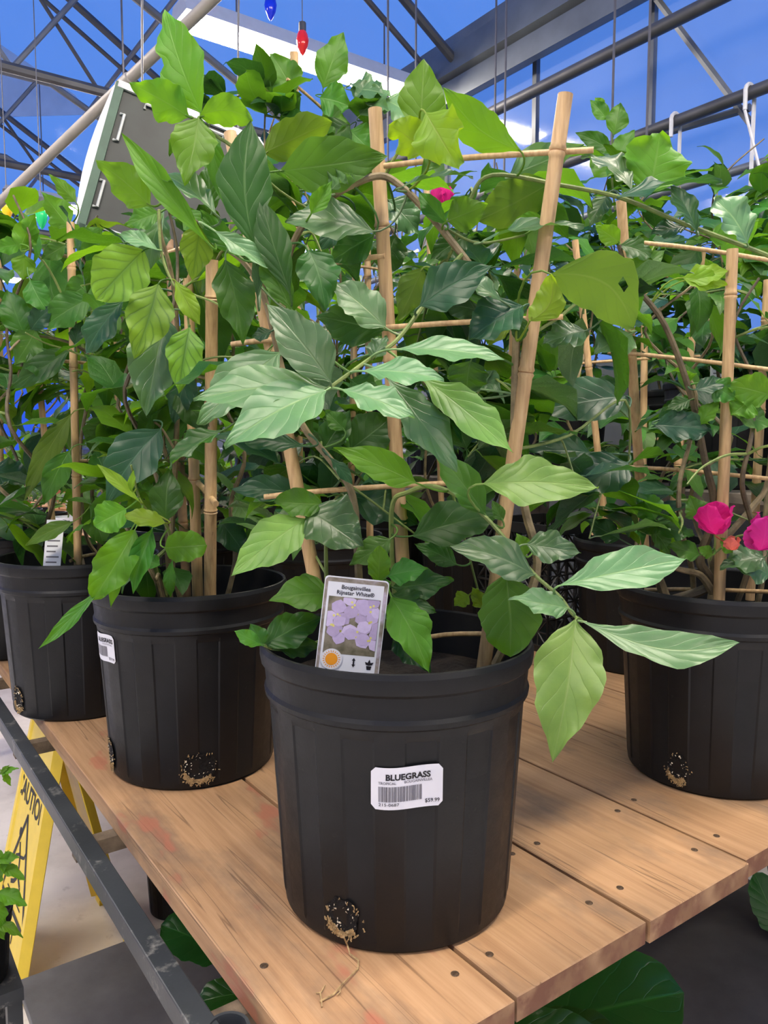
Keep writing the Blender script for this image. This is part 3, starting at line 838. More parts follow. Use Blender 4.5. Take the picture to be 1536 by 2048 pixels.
def fill(pl, pts, n, rg, mats, size=(.075, .12), ctr=None, keep=None, toward=0.35):
    """leaves standing out from the plant's stems, arching away from its middle"""
    k = 0; tries = 0
    while k < n and tries < n * 8:
        tries += 1
        p = rg.choice(pts)
        out = (p - ctr); out.z = 0
        out = out.normalized() if out.length > .01 else Vector((1, 0, 0))
        y = out * rg.uniform(.2, 1.0) + Vector((rg.uniform(-1, 1), rg.uniform(-1, 1) - toward, rg.uniform(-.85, .55)))
        y.normalize(); L = rg.uniform(*size)
        if keep is not None and not keep(p, p + y * L * 1.1): continue
        if any(blocked(p + y * (L * 1.16 * q_), pl.o) for q_ in (.0, .3, .6, 1.0)): continue
        up = (Vector((rg.uniform(-.45, .45), rg.uniform(-.5, .25) - toward, 1)))
        put_leaf(pl, p, y, up, L, weighted(rg, mats), rg.randrange(12)); k += 1
def bush(pl, cx, cy, z0, z1, rad, rg, n_main=4, n_side=12, side=(.1, .24), mat=None, lean=(0, 0)):
    """climbing stems and side shoots; returns their points above the pot"""
    allp = []
    for i in range(n_main):
        a = 2 * pi * i / n_main + rg.uniform(-.5, .5); pts = [Vector((cx + .05 * cos(a), cy + .05 * sin(a), z0 - .01))]
        k = 7
        for j in range(1, k + 1):
            f = j / k; rr = rad * (.35 + .5 * sin(f * 2.2)) * rg.uniform(.5, 1.1); aa = a + rg.uniform(-.5, .5)
            q_ = Vector((cx + rr * cos(aa) + lean[0] * f, cy + rr * sin(aa) + lean[1] * f, z0 + (z1 - z0) * f * rg.uniform(.94, 1.0)))
            while blocked(q_, pl.o): q_ = Vector((cx + (q_.x - cx) * .8, cy + (q_.y - cy) * .8, q_.z))
            pts.append(q_)
        o = pl.stem(pts, .0045, .0018, mat or rg.choice((M_wood_stem, M_dark_stem)), 6)
        allp += [q for q in o if q.z > z0 + .08]
    base = list(allp)
    for i in range(n_side):
        p = rg.choice(base); a = rg.uniform(0, 2 * pi); l = rg.uniform(*side); q = p.copy(); pts = [p]
        d = Vector((cos(a), sin(a), rg.uniform(.0, .7))).normalized()
        for j in range(4):
            d = (d + Vector((rg.uniform(-.3, .3), rg.uniform(-.3, .3), rg.uniform(-.35, .1)))).normalized(); q = q + d * l / 4; pts.append(q)
        if any(blocked(q_, pl.o, .02) for q_ in pts): continue
        o = pl.stem(pts, .0022, .0011, M_green_stem, 5); allp += o[3:]
    return allp
def potted(name, label, x, y, group=None, z=TZ, rot=0.0, soil=True):
    t = thing(name, label, 'potted plant', (x, y, z), group)
    link('pot', POT, t, mat4=Matrix.Rotation(rot, 4, 'Z'))
    if soil: link('soil', SOIL, t)
    return t
SOILZ = TZ + .231

# ================================================================== front plant
P0x, P0y = .0135, .823
t0 = potted('potted_bougainvillea', 'leafy bougainvillea in black pot with picture tag and sticker reading $59.99', P0x, P0y, rot=.05)
p0 = Plant(t0); c0 = Vector((P0x, P0y, TZ))
# trellis
s1 = (at(640, 1215, .875), at(460, 266, .93)); s2 = (at(812, 1230, .885), at(750, 218, .86)); s3 = (at(962, 1372, .852), at(1131, 188, .79))
stake(t0, *s1, .0078, nodes=(.16, .42, .70)); stake(t0, *s2, .0080, nodes=(.2, .52, .78)); stake(t0, *s3, .0078, nodes=(.22, .565, .915))
bar(t0, at(768, 332, .852), at(1187, 300, .786)); bar(t0, at(560, 358, .905), at(700, 350, .875), .0034)
bar(t0, at(640, 668, .872), at(1126, 634, .822)); bar(t0, at(463, 689, .905), at(655, 676, .88), .0034)
bar(t0, at(528, 994, .862), at(905, 966, .862)); bar(t0, at(600, 540, .90), at(770, 512, .86))
bar(t0, at(858, 1274, .87), at(985, 1268, .845), .0028)
S = lambda L, D0, D1: [at(x, y, D0 + (D1 - D0) * i / (len(L) - 1)) for i, (x, y) in enumerate(L)]
p0.stem(S([(720, 1255), (716, 1120), (705, 992), (665, 925), (605, 850), (565, 740), (530, 600), (492, 530), (440, 488), (398, 448), (340, 410), (322, 380)], .86, .76), .0048, .0016, M_wood_stem)
p0.stem(S([(520, 570), (512, 470), (480, 318), (430, 270), (382, 234)], .79, .76), .0026, .0014, M_green_stem)
p0.stem(S([(560, 700), (572, 540), (600, 460), (650, 405), (705, 370), (762, 352), (805, 375), (860, 430), (925, 510), (985, 590), (1032, 640)], .85, .82), .0036, .0040, M_wood_stem)
p0.stem(S([(990, 1330), (1072, 1150), (1050, 1020), (1030, 905), (1030, 760), (1034, 640)], .84, .815), .0052, .0042, M_wood_stem)
p0.stem(S([(792, 1235), (783, 1090), (786, 1005), (815, 985), (858, 972), (905, 986), (962, 1026), (1012, 1080), (1068, 1148), (1118, 1192), (1145, 1228), (1165, 1243)], .86, .70), .0030, .0016, M_green_stem)
p0.stem(S([(925, 508), (880, 560), (842, 618), (792, 682), (742, 716), (700, 746), (655, 778)], .825, .69), .0026, .0017, M_green_stem)
p0.stem(S([(905, 500), (940, 400), (985, 350), (1120, 370), (1240, 395), (1350, 440), (1450, 478), (1545, 515), (1640, 560)], .84, .80), .0022, .0024, M_green_stem)
p0.stem(S([(770, 352), (800, 300), (842, 268)], .86, .84), .002, .0014, M_green_stem)
p0.stem(S([(655, 1255), (652, 1125), (648, 1060), (615, 1036)], .86, .80), .0026, .0018, M_green_stem)
p0.stem(S([(1240, 395), (1300, 384)], .83, .83), .0016, .0012, M_green_stem)
p0.stem(S([(865, 440), (900, 462), (960, 486), (1050, 470)], .84, .82), .0016, .0012, M_green_stem)
p0.stem(S([(700, 1255), (620, 1290), (560, 1300), (527, 1290)], .83, .735), .0022, .0014, M_green_stem)
p0.stem(S([(770, 1255), (772, 1190), (780, 1165)], .80, .77), .0022, .0014, M_green_stem)
p0.stem(S([(1030, 690), (1110, 640), (1180, 600), (1262, 664)], .82, .84), .002, .0014, M_green_stem)
p0.stem(S([(1028, 900), (1140, 870), (1250, 800), (1258, 930)], .86, .98), .002, .0014, M_green_stem)
p0.stem(S([(905, 986), (935, 1100), (965, 1215)], .84, .88), .0016, .0012, M_green_stem)
p0.stem(S([(680, 960), (720, 985), (835, 1072)], .84, .86), .0016, .0012, M_green_stem)
H = p0.hero
# --- top left shoot
H(402, 226, 331, 20, 94, .755, .02, 'b', -.28, 'ov', fold=.12, notch=(-1, .52, .35), wave=.05)
H(378, 234, 258, 166, 76, .755, -.02, 'b', -.25, 'ov', wave=.09, notch=(1, .6, .4))
H(400, 232, 506, 241, 58, .755, .01, 'b', -.3, 'el', bend=.006)
H(397, 236, 368, 370, 86, .75, -.02, 'b', .1, 'ov', wave=.07)
H(404, 238, 462, 440, 42, .76, .02, 'm', .1, 'la', twist=.7)
H(424, 424, 418, 330, 44, .79, .0, 'd', .0, 'el')
# --- left fan of leaves
H(512, 505, 502, 241, 104, .72, .015, 'd', .02, 'la', fold=.10, wave=.02, bend=-.008, sag=.02)
H(581, 590, 521, 396, 66, .715, .01, 'd', .05, 'la', fold=.12, wave=.03)
H(586, 625, 524, 490, 58, .72, .0, 'm', .1, 'la')
H(416, 486, 243, 266, 48, .735, .01, 'b', -.1, 'la', fold=.5, wave=.04)
H(300, 412, 191, 320, 74, .755, -.01, 'b', -.15, 'ov', fold=.3)
H(432, 428, 308, 344, 42, .74, .01, 'g', .6, 'la', fold=.3)
H(400, 448, 384, 562, 66, .77, .0, 'v', .0, 'ov')
H(430, 462, 548, 543, 42, .715, .0, 'p', .3, 'la', twist=1.0, fold=.3)
H(450, 520, 487, 690, 80, .735, .0, 'd', .15, 'ov', wave=.09, fold=.2)
H(515, 600, 508, 500, 22, .73, .0, 'g', .2, 'la')
H(478, 515, 400, 420, 46, .77, .0, 'm', .1, 'la')
# --- top centre
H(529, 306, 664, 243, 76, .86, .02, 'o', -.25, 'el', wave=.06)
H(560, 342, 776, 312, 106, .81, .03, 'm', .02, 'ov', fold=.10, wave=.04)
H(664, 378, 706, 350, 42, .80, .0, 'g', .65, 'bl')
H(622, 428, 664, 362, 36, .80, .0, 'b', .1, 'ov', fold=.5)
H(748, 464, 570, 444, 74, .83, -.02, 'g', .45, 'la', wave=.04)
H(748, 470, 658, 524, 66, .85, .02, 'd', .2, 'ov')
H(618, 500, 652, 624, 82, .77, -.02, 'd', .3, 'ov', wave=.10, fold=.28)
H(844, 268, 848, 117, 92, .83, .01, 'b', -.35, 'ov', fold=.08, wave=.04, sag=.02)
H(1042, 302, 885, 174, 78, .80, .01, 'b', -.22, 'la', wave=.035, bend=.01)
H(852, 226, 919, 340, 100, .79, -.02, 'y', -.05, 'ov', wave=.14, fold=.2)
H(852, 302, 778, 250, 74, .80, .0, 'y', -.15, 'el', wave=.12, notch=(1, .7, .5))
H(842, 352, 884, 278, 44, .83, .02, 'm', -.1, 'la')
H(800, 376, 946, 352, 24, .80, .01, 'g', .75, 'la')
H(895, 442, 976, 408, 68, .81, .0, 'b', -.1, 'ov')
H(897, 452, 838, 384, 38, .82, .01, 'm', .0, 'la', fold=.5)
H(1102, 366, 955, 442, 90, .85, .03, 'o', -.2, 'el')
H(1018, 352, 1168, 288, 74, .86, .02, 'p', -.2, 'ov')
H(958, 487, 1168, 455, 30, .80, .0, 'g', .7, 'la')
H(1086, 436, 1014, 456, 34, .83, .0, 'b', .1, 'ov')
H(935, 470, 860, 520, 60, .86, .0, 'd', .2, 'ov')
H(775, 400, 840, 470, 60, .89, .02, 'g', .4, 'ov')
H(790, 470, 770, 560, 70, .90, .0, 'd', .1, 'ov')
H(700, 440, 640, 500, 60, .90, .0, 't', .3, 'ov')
# --- right arm
H(1300, 384, 1319, 266, 124, .84, .01, 'b', -.3, 'el', wave=.07, fold=.05, notch=(-1, .86, .35))
H(1264, 384, 1162, 314, 36, .82, .02, 'g', .6, 'la', bend=.012)
H(1236, 394, 1444, 362, 28, .815, -.02, 't', .6, 'la', twist=1.6)
H(1494, 486, 1426, 396, 58, .79, .0, 'p', .5, 'el', wave=.06)
H(1375, 452, 1300, 470, 34, .82, .0, 't', .5, 'la')
H(1395, 470, 1340, 372, 30, .80, .0, 'g', .5, 'la', twist=.8)
H(1420, 478, 1520, 440, 44, .82, .02, 'b', -.1, 'ov')
H(1215, 390, 1180, 455, 42, .86, .0, 'g', .4, 'ov')
H(1104, 548, 1268, 656, 122, .72, .01, 'o', -.12, 'el', fold=.08, wave=.03, bend=.018, hole=((12, 5), (13, 5)))
H(1060, 642, 1102, 549, 62, .70, .0, 'y', -.1, 'el', fold=.25, bend=-.01)
H(1172, 662, 1084, 690, 58, .86, -.01, 'g', .5, 'ov')
H(1263, 668, 1188, 706, 78, .87, -.01, 'p', .45, 'ov')
H(1252, 792, 1058, 826, 90, .97, -.02, 't', .35, 'ov', wave=.05)
H(1180, 905, 1050, 900, 66, .98, -.02, 't', .35, 'ov')
H(1256, 926, 1138, 988, 90, .96, -.02, 't', .4, 'ov', wave=.05)
# --- centre cluster
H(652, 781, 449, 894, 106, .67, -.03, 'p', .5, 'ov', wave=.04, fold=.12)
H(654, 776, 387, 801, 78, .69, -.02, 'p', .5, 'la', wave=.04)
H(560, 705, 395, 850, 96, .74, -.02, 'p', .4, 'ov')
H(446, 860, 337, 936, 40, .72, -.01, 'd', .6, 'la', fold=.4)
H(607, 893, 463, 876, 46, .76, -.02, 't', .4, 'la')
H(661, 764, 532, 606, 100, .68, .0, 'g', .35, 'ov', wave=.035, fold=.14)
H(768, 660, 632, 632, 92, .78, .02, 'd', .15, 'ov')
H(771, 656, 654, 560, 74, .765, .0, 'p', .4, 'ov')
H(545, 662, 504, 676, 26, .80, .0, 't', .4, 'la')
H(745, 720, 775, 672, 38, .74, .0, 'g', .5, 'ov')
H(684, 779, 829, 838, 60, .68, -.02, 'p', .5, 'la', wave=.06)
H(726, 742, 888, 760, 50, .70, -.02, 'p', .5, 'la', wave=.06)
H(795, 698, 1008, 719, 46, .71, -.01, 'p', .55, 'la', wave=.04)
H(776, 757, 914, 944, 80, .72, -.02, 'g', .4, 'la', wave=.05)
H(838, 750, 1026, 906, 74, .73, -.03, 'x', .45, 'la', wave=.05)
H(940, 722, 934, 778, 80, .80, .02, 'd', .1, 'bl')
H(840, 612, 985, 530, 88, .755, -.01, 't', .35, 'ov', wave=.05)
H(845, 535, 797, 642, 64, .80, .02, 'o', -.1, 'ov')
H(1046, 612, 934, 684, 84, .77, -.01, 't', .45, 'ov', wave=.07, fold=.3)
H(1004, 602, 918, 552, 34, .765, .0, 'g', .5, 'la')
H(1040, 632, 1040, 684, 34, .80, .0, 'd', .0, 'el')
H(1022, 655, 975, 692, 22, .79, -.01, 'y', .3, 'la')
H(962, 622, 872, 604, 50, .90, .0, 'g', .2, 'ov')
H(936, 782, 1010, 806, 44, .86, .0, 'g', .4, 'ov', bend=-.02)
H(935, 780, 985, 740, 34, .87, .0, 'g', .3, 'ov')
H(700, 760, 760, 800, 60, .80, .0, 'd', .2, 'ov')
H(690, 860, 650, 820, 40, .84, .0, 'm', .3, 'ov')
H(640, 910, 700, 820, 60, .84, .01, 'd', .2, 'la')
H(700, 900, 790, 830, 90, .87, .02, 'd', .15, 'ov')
# --- lower
H(832, 966, 666, 896, 66, .73, -.02, 'b', .35, 'ov', wave=.06)
H(660, 915, 705, 970, 26, .78, .0, 't', .3, 'la')
H(605, 988, 460, 979, 60, .90, .0, 't', .25, 'ov')
H(645, 1008, 548, 1003, 56, .78, -.02, 'm', .35, 'el')
H(614, 1020, 728, 1098, 108, .775, -.02, 'g', .35, 'ov', wave=.09, fold=.3)
H(611, 1038, 462, 1152, 92, .765, -.03, 'x', .3, 'ov', wave=.03, fold=.1)
H(664, 1188, 537, 1202, 76, .765, -.04, 'm', .4, 'ov', wave=.05)
H(527, 1290, 648, 1232, 74, .74, .03, 'd', .25, 'ov')
H(526, 1292, 500, 1247, 42, .735, .0, 'd', .2, 'ov')
H(525, 1290, 468, 1262, 32, .73, -.01, 'm', .3, 'la')
H(560, 1300, 640, 1290, 50, .75, .02, 'd', .3, 'ov')
H(692, 990, 842, 1052, 84, .88, .0, 't', .4, 'ov')
H(782, 1078, 698, 1130, 54, .80, -.01, 'm', .35, 'ov')
H(757, 1166, 760, 1090, 46, .755, -.005, 'b', .3, 'el')
H(776, 1152, 856, 1138, 52, .75, -.01, 'm', .35, 'ov')
H(785, 1176, 908, 1160, 66, .77, .0, 'd', .35, 'ov')
H(783, 1190, 872, 1226, 54, .76, -.01, 'd', .4, 'ov')
H(782, 1194, 858, 1346, 84, .752, -.03, 'b', .25, 'ov', wave=.08)
H(790, 1260, 862, 1344, 70, .77, -.02, 't', .2, 'ov')
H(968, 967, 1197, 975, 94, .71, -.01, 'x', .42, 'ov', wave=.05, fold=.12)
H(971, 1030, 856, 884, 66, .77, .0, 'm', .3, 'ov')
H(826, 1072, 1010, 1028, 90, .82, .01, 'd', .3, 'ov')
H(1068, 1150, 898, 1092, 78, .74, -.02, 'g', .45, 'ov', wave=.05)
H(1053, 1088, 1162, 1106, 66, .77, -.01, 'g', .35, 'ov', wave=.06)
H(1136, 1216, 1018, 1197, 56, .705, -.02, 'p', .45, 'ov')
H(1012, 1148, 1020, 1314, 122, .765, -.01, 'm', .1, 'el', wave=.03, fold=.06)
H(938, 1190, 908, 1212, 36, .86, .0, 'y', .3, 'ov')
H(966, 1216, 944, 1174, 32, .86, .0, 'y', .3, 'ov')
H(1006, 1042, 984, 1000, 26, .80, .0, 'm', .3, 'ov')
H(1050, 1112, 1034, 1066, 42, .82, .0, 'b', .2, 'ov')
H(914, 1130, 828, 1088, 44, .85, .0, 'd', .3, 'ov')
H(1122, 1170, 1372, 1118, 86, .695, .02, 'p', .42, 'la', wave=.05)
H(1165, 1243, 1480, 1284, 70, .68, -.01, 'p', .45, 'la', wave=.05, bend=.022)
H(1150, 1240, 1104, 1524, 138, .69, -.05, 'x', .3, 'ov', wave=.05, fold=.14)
# --- inner leaves behind
rg = random.Random(11)
ctr0 = Vector((P0x, P0y, 1.3))
def keep0(a, b): return b.y > .84 and a.y > .80
inner = []
for i in range(26):
    px = rg.uniform(520, 1180); py = rg.uniform(330, 1080)
    a = at(px, py, rg.uniform(.88, .98)); q = p0.nearest(a)
    inner += p0.stem([q, q.lerp(a, .5) + Vector((0, .02, .02)), a], .0015, .0011, M_green_stem, 5, record=False)[3:]
fill(p0, inner, 150, rg, (('d', 4), ('t', 3), ('m', 3), ('g', 2), ('b', 1)), (.07, .11), ctr0, keep0, toward=-.2)
# drainage hole with roots trailing on the board
ha = math.atan2(-1, -.36)
hc = onz(697, 1835, TZ + .038)
ha = math.atan2(hc.y - P0y, hc.x - P0x)
hp = at(697, 1832, .725); ha = -pi / 2 - .44
hole_part(t0, c0, ha, .036, .0165, .0185, 3)
m = MB()
rp = [(688, 1872), (695, 1888), (700, 1905), (717, 1918), (716, 1935), (700, 1950), (680, 1970), (668, 1985), (640, 2000)]
zz = [.020, .008, .003, .002, .0015, .003, .0035, .0022, .0015]
m.tube([onz(x, y, TZ + z) + Vector((0, -.002, 0)) for (x, y), z in zip(rp, zz)], .0008, 5)
m.tube([onz(x, y, TZ + z) for x, y, z in ((680, 1972, .003), (680, 1985, .002), (674, 1990, .0015))], .0006, 4)
m.tube([onz(x, y, TZ + z) for x, y, z in ((650, 1970, .002), (642, 1985, .002), (632, 1986, .0015))], .0006, 4)
m.tube([onz(x, y, TZ + z) for x, y, z in ((640, 1984, .002), (643, 2000, .002), (644, 2014, .0015))], .0007, 4)
m.build('root', M_root, t0)
# sticker
la = math.atan2(onz(812, 1572, TZ + .14).y - P0y, 0)
wrap_label(t0, c0, -pi / 2 + .060, .1735, .068, .0415, [
    ('BLUEGRASS', -.0205, .0088, .0080, .00030, 1.02, M_ink), ('TROPICAL', -.0272, .0044, .0036, .00004, 1.0, M_greyink), ('BOUGAINVILLEA', -.0030, .0050, .0036, .00004, .98, M_greyink),
    ('215-0687', -.0270, -.0170, .0041, .0, 1.25, M_ink), ('$59.99', .0165, -.0165, .0054, .00005, .98, M_ink)], (-.0268, .0138, -.0128, .0022, 4))

# ------------------------------------------------------------------ picture tag in the front pot
def picture_tag():
    TL, TR = at(651, 1150, .733), at(779, 1163, .739)
    ex = (TR - TL); wd = ex.length; ex.normalize()
    BL = at(657, 1342, .731); ey = (TL - BL); ey = (ey - ex * ey.dot(ex)).normalized(); ez = ex.cross(ey)
    hh = .094
    O = TL - ey * hh
    t = thing('plant_tag', 'white-framed picture tag of lilac flowers reading Bougainvillea Rijnstar White', 'plant tag', O - ey * .03)
    def PT(x, y, d=0): return O + ex * (x * wd) + ey * (y * wd) + ez * d      # unit = card width
    HT = hh / wd
    def outline(x0, y0, x1, y1, r=.06, rb=0.0):
        pts = []
        for (cx, cy, a0, rr) in ((x1 - r, y1 - r, 0, r), (x0 + r, y1 - r, 90, r)):
            for k in range(5): q = radians(a0 + 22.5 * k); pts.append((cx + rr * cos(q), cy + rr * sin(q)))
        return pts + [(x0, y0), (x1, y0)]
    pts = outline(0, -.25, 1, HT)
    b = MB(); n = len(pts)
    b.add([PT(x, y, 0) for x, y in pts] + [PT(x, y, -.0006) for x, y in pts], [tuple(range(n)), tuple(range(2 * n - 1, n - 1, -1))] + [(i, n + i, n + (i + 1) % n, (i + 1) % n) for i in range(n)])
    card = b.build('card', M_white_sheet, t, smooth=False)
    def poly(name, P, mat, d, par=None): q = MB(); q.add([PT(x, y, d) for x, y in P], [tuple(range(len(P)))]); return q.build(name, mat, par or card, smooth=False)
    tn = NT('tag_backdrop'); tn.l(tn.ramp(tn.noise(tn.coord('Object'), 60, 3), [(.35, s2l((112, 104, 84))), (.5, s2l((150, 140, 130))), (.68, s2l((196, 184, 204)))]), tn.b.inputs['Base Color']); tn.b.inputs['Roughness'].default_value = .35
    tp = NT('tag_photo'); tp.l(tp.ramp(tp.noise(tp.coord('Object'), 90, 3), [(.35, s2l((96, 92, 70))), (.6, s2l((140, 132, 112)))]), tp.b.inputs['Base Color']); tp.b.inputs['Roughness'].default_value = .3
    lil = [plain('tag_lilac_%d' % i, c, .3, var=.06, nscale=200) for i, c in enumerate(((190, 174, 208), (204, 190, 220), (178, 162, 194)))]
    poly('border_print', [(x * .975 + .0125, y if y < 0 else y - .02) for x, y in pts], tn.m, .0002)
    poly('panel_print', [(.055, -.23), (.93, -.23), (.93, HT - .085), (.055, HT - .085)], M_white_sheet, .0004)
    poly('photo_print', [(.09, .30), (.90, .30), (.90, HT - .31), (.09, HT - .31)], tp.m, .0006)
    rg = random.Random(8); d = .0008
    mp_ = lambda y: .30 + (y - .10) * (HT - .61) / (HT - .41)
    fl = [(.24, .86), (.60, .92), (.34, .52), (.62, .50), (.80, .72), (.50, 1.06), (.82, .42), (.78, 1.02), (.20, .66)]
    for i, (fx, fy) in enumerate([(x_, mp_(y_)) for x_, y_ in fl]):
        a0 = rg.uniform(0, 6.28); d += .00004
        for k in range(3):
            a = a0 + k * 2 * pi / 3; ln = rg.uniform(.20, .25); P = []
            for (r, da) in ((0, 0), (ln * .45, -1.0), (ln * .82, -.62), (ln * .95, -.3), (ln * 1.1, 0), (ln * .95, .3), (ln * .82, .62), (ln * .45, 1.0)):
                P.append((min(.895, max(.095, fx + r * cos(a + da))), min(HT - .315, max(.305, fy + r * .86 * sin(a + da)))))
            d += .00001; poly('petal_print', P, lil[(i + k) % 3], d)
        yl = plain('tag_stamen_%d' % i, (222, 214, 120), .4) if i == 0 else bpy.data.materials['tag_stamen_0']
        for k in range(3):
            cx, cy = fx + rg.uniform(-.05, .05), fy + rg.uniform(-.05, .05); cx = min(.87, max(.12, cx))
            poly('stamen_print', [(cx + .02 * cos(q * pi / 3), cy + .02 * sin(q * pi / 3)) for q in range(6)], yl, d + .00003)
    # sun badge
    sx, sy = .235, .215
    org = plain('tag_orange', (240, 158, 44), .4, var=.04)
    poly('badge_print', [(sx + .165 * cos(q * pi / 12), sy + .165 * sin(q * pi / 12)) for q in range(24)], M_white_sheet, .0016)
    poly('sun_print', [(sx + .098 * cos(q * pi / 12), sy + .098 * sin(q * pi / 12)) for q in range(24)], org, .0018)
    for q in range(22):
        a = q * 2 * pi / 22
        poly('sun_ray_print', [(sx + .112 * cos(a - .09), sy + .112 * sin(a - .09)), (sx + .112 * cos(a + .09), sy + .112 * sin(a + .09)), (sx + .148 * cos(a), sy + .148 * sin(a))], org, .0018)
    poly('arrow_print', [(x_, y_ + .185) for x_, y_ in [(.573, -.02), (.597, -.02), (.597, .03), (.615, .03), (.585, .075), (.555, .03), (.573, .03)]], M_ink, .0008)
    poly('arrow_print', [(x_, y_ + .185) for x_, y_ in [(.573, .0), (.597, .0), (.597, -.03), (.615, -.03), (.585, -.075), (.555, -.03), (.573, -.03)]], M_ink, .0009)
    poly('planter_print', [(.80, .09), (.86, .09), (.872, .15), (.788, .15)], M_ink, .0008)
    for (a, l) in ((90, .10), (40, .09), (140, .09)):
        c_, s_ = cos(radians(a)), sin(radians(a)); bx, by = .83, .155
        poly('sprig_print', [(bx, by), (bx + c_ * l * .5 - s_ * .022, by + s_ * l * .5 + c_ * .022), (bx + c_ * l, by + s_ * l), (bx + c_ * l * .5 + s_ * .022, by + s_ * l * .5 - c_ * .022)], M_ink, .0008)
    for (s, y, sz) in (('Bougainvillea', HT - .185, .090), ('Rijnstar White®', HT - .272, .090)):
        v, f = text_mesh(s, sz, M_ink, .0012, 'CENTER', .98)
        q = MB(); q.add([PT(.495 + p.x, y + p.y, .0009) for p in v], f); q.build('lettering', M_ink, card, smooth=False)
picture_tag()

# ================================================================== left plant (P1)
P1x, P1y = -.299, 1.175
t1 = potted('potted_bougainvillea', 'bougainvillea with yellow-green veined leaves in black pot with torn half-hidden sticker', P1x, P1y, rot=.3)
p1 = Plant(t1); c1 = Vector((P1x, P1y, TZ))
stake(t1, at(420, 1215, 1.13), at(424, 520, 1.05), .0086, nodes=(.3, .62, .9), mat=M_bamboo); stake(t1, at(396, 1208, 1.20), at(374, 470, 1.18), .0082, nodes=(.35, .7))
stake(t1, at(374, 1200, 1.24), at(338, 480, 1.25), .007, mat=M_bamboo_old)
bar(t1, at(390, 960, 1.21), at(432, 1008, 1.07), .0045); bar(t1, at(330, 742, 1.26), at(440, 762, 1.06)); bar(t1, at(300, 520, 1.25), at(420, 480, 1.1))
p1.stem(S([(335, 1205), (340, 1120), (352, 900), (356, 700), (345, 560), (322, 470), (318, 420)], 1.17, 1.0), .005, .0022, M_wood_stem)
p1.stem(S([(318, 420), (322, 500), (342, 560), (370, 600), (378, 660)], 1.0, 1.0), .002, .0014, M_green_stem)
p1.stem(S([(345, 1205), (310, 1130), (338, 1090), (332, 1050), (285, 1010), (262, 930)], 1.14, 1.0), .0034, .0014, M_green_stem)
p1.stem(S([(350, 900), (322, 855), (300, 840)], 1.1, 1.08), .002, .0014, M_wood_stem)
p1.stem(S([(330, 1205), (318, 1150), (310, 1160), (290, 1120)], 1.13, 1.05), .003, .002, M_wood_stem)
G = p1.hero
G(287, 500, 192, 600, 104, 1.0, -.02, 'v', .1, 'el', wave=.04)
G(316, 500, 237, 468, 28, .99, .0, 'p', .4, 'la', twist=.6)
G(247, 600, 171, 710, 58, 1.02, .0, 't', .35, 'la')
G(316, 568, 268, 718, 90, .985, -.02, 'v', .1, 'ov', wave=.07)
G(332, 632, 292, 834, 100, 1.02, -.02, 'g', .35, 'ov', fold=.3)
G(379, 655, 357, 788, 72, .98, -.02, 'v', .05, 'ov', wave=.08)
G(350, 560, 400, 650, 40, 1.0, .0, 'y', .2, 'la')
G(380, 740, 350, 850, 60, 1.08, .0, 't', .3, 'ov')
G(322, 858, 213, 1008, 96, 1.05, -.02, 't', .3, 'ov', wave=.04)
G(332, 1042, 340, 936, 66, 1.03, .02, 'd', .15, 'ov')
G(252, 1018, 188, 1052, 66, 1.0, -.01, 'b', .2, 'el')
G(330, 1046, 249, 1030, 34, .99, -.01, 'y', .4, 'el')
G(280, 1004, 194, 928, 24, 1.0, .0, 'y', .3, 'la', twist=.8)
G(262, 985, 268, 940, 14, 1.0, .0, 'y', .2, 'la')
G(270, 1060, 186, 1200, 76, .995, -.03, 'b', .15, 'el', wave=.16, fold=.35)
G(200, 1178, 77, 1298, 26, .97, -.05, 'm', .3, 'la', twist=1.2, sag=-.05)
G(305, 1058, 266, 1188, 46, 1.0, -.02, 'm', .2, 'ov', fold=.6)
G(250, 1090, 222, 1215, 30, 1.0, -.02, 'b', .2, 'la', twist=1.0)
G(330, 1096, 413, 1090, 62, 1.03, .0, 'b', .0, 'bl', wave=.1)
G(320, 1130, 285, 1118, 30, 1.05, .0, 'm', .3, 'ov')
G(345, 1120, 342, 1195, 24, 1.06, .0, 'm', .3, 'la')
G(440, 1040, 492, 1110, 60, 1.15, .0, 't', .3, 'ov', attach=False)
G(370, 420, 430, 500, 50, 1.02, .0, 'm', .2, 'ov'); G(318, 425, 250, 452, 46, 1.03, .0, 'm', .3, 'ov'); G(325, 430, 300, 540, 60, 1.06, .0, 'g', .3, 'ov')
G(340, 560, 360, 500, 60, 1.1, .0, 'd', .2, 'ov')
G(352, 780, 420, 870, 60, 1.08, .0, 'd', .2, 'ov'); G(354, 880, 440, 930, 46, 1.1, .0, 'm', .3, 'ov')
rg = random.Random(21)
bp = bush(p1, P1x, P1y, SOILZ, 1.58, .16, rg, 4, 14, (.08, .2))
def keep1(a, b): return b.y > 1.06 and a.y > 1.05 and b.x > -.50
fill(p1, bp, 150, rg, (('d', 4), ('t', 2), ('m', 4), ('b', 2), ('o', 1)), (.07, .115), Vector((P1x, P1y, 1.3)), keep1, toward=0)
hole_part(t1, c1, -pi / 2 + .30, .036, .022, .021, 13); hole_part(t1, c1, -pi / 2 - 1.03, .035, .017, .02, 14)
wrap_label(t1, c1, -pi / 2 - .86, .200, .062, .0405, [('BLUEGRASS', -.0205, .0085, .0084, .0003, 1.12, M_ink), ('BOUGAINVILLEA', -.0030, .0046, .0034, 0, 1.12, M_greyink), ('$59.99', .0150, -.0165, .0054, 0, .98, M_ink)], (-.0268, .0118, -.0128, .0022, 5))

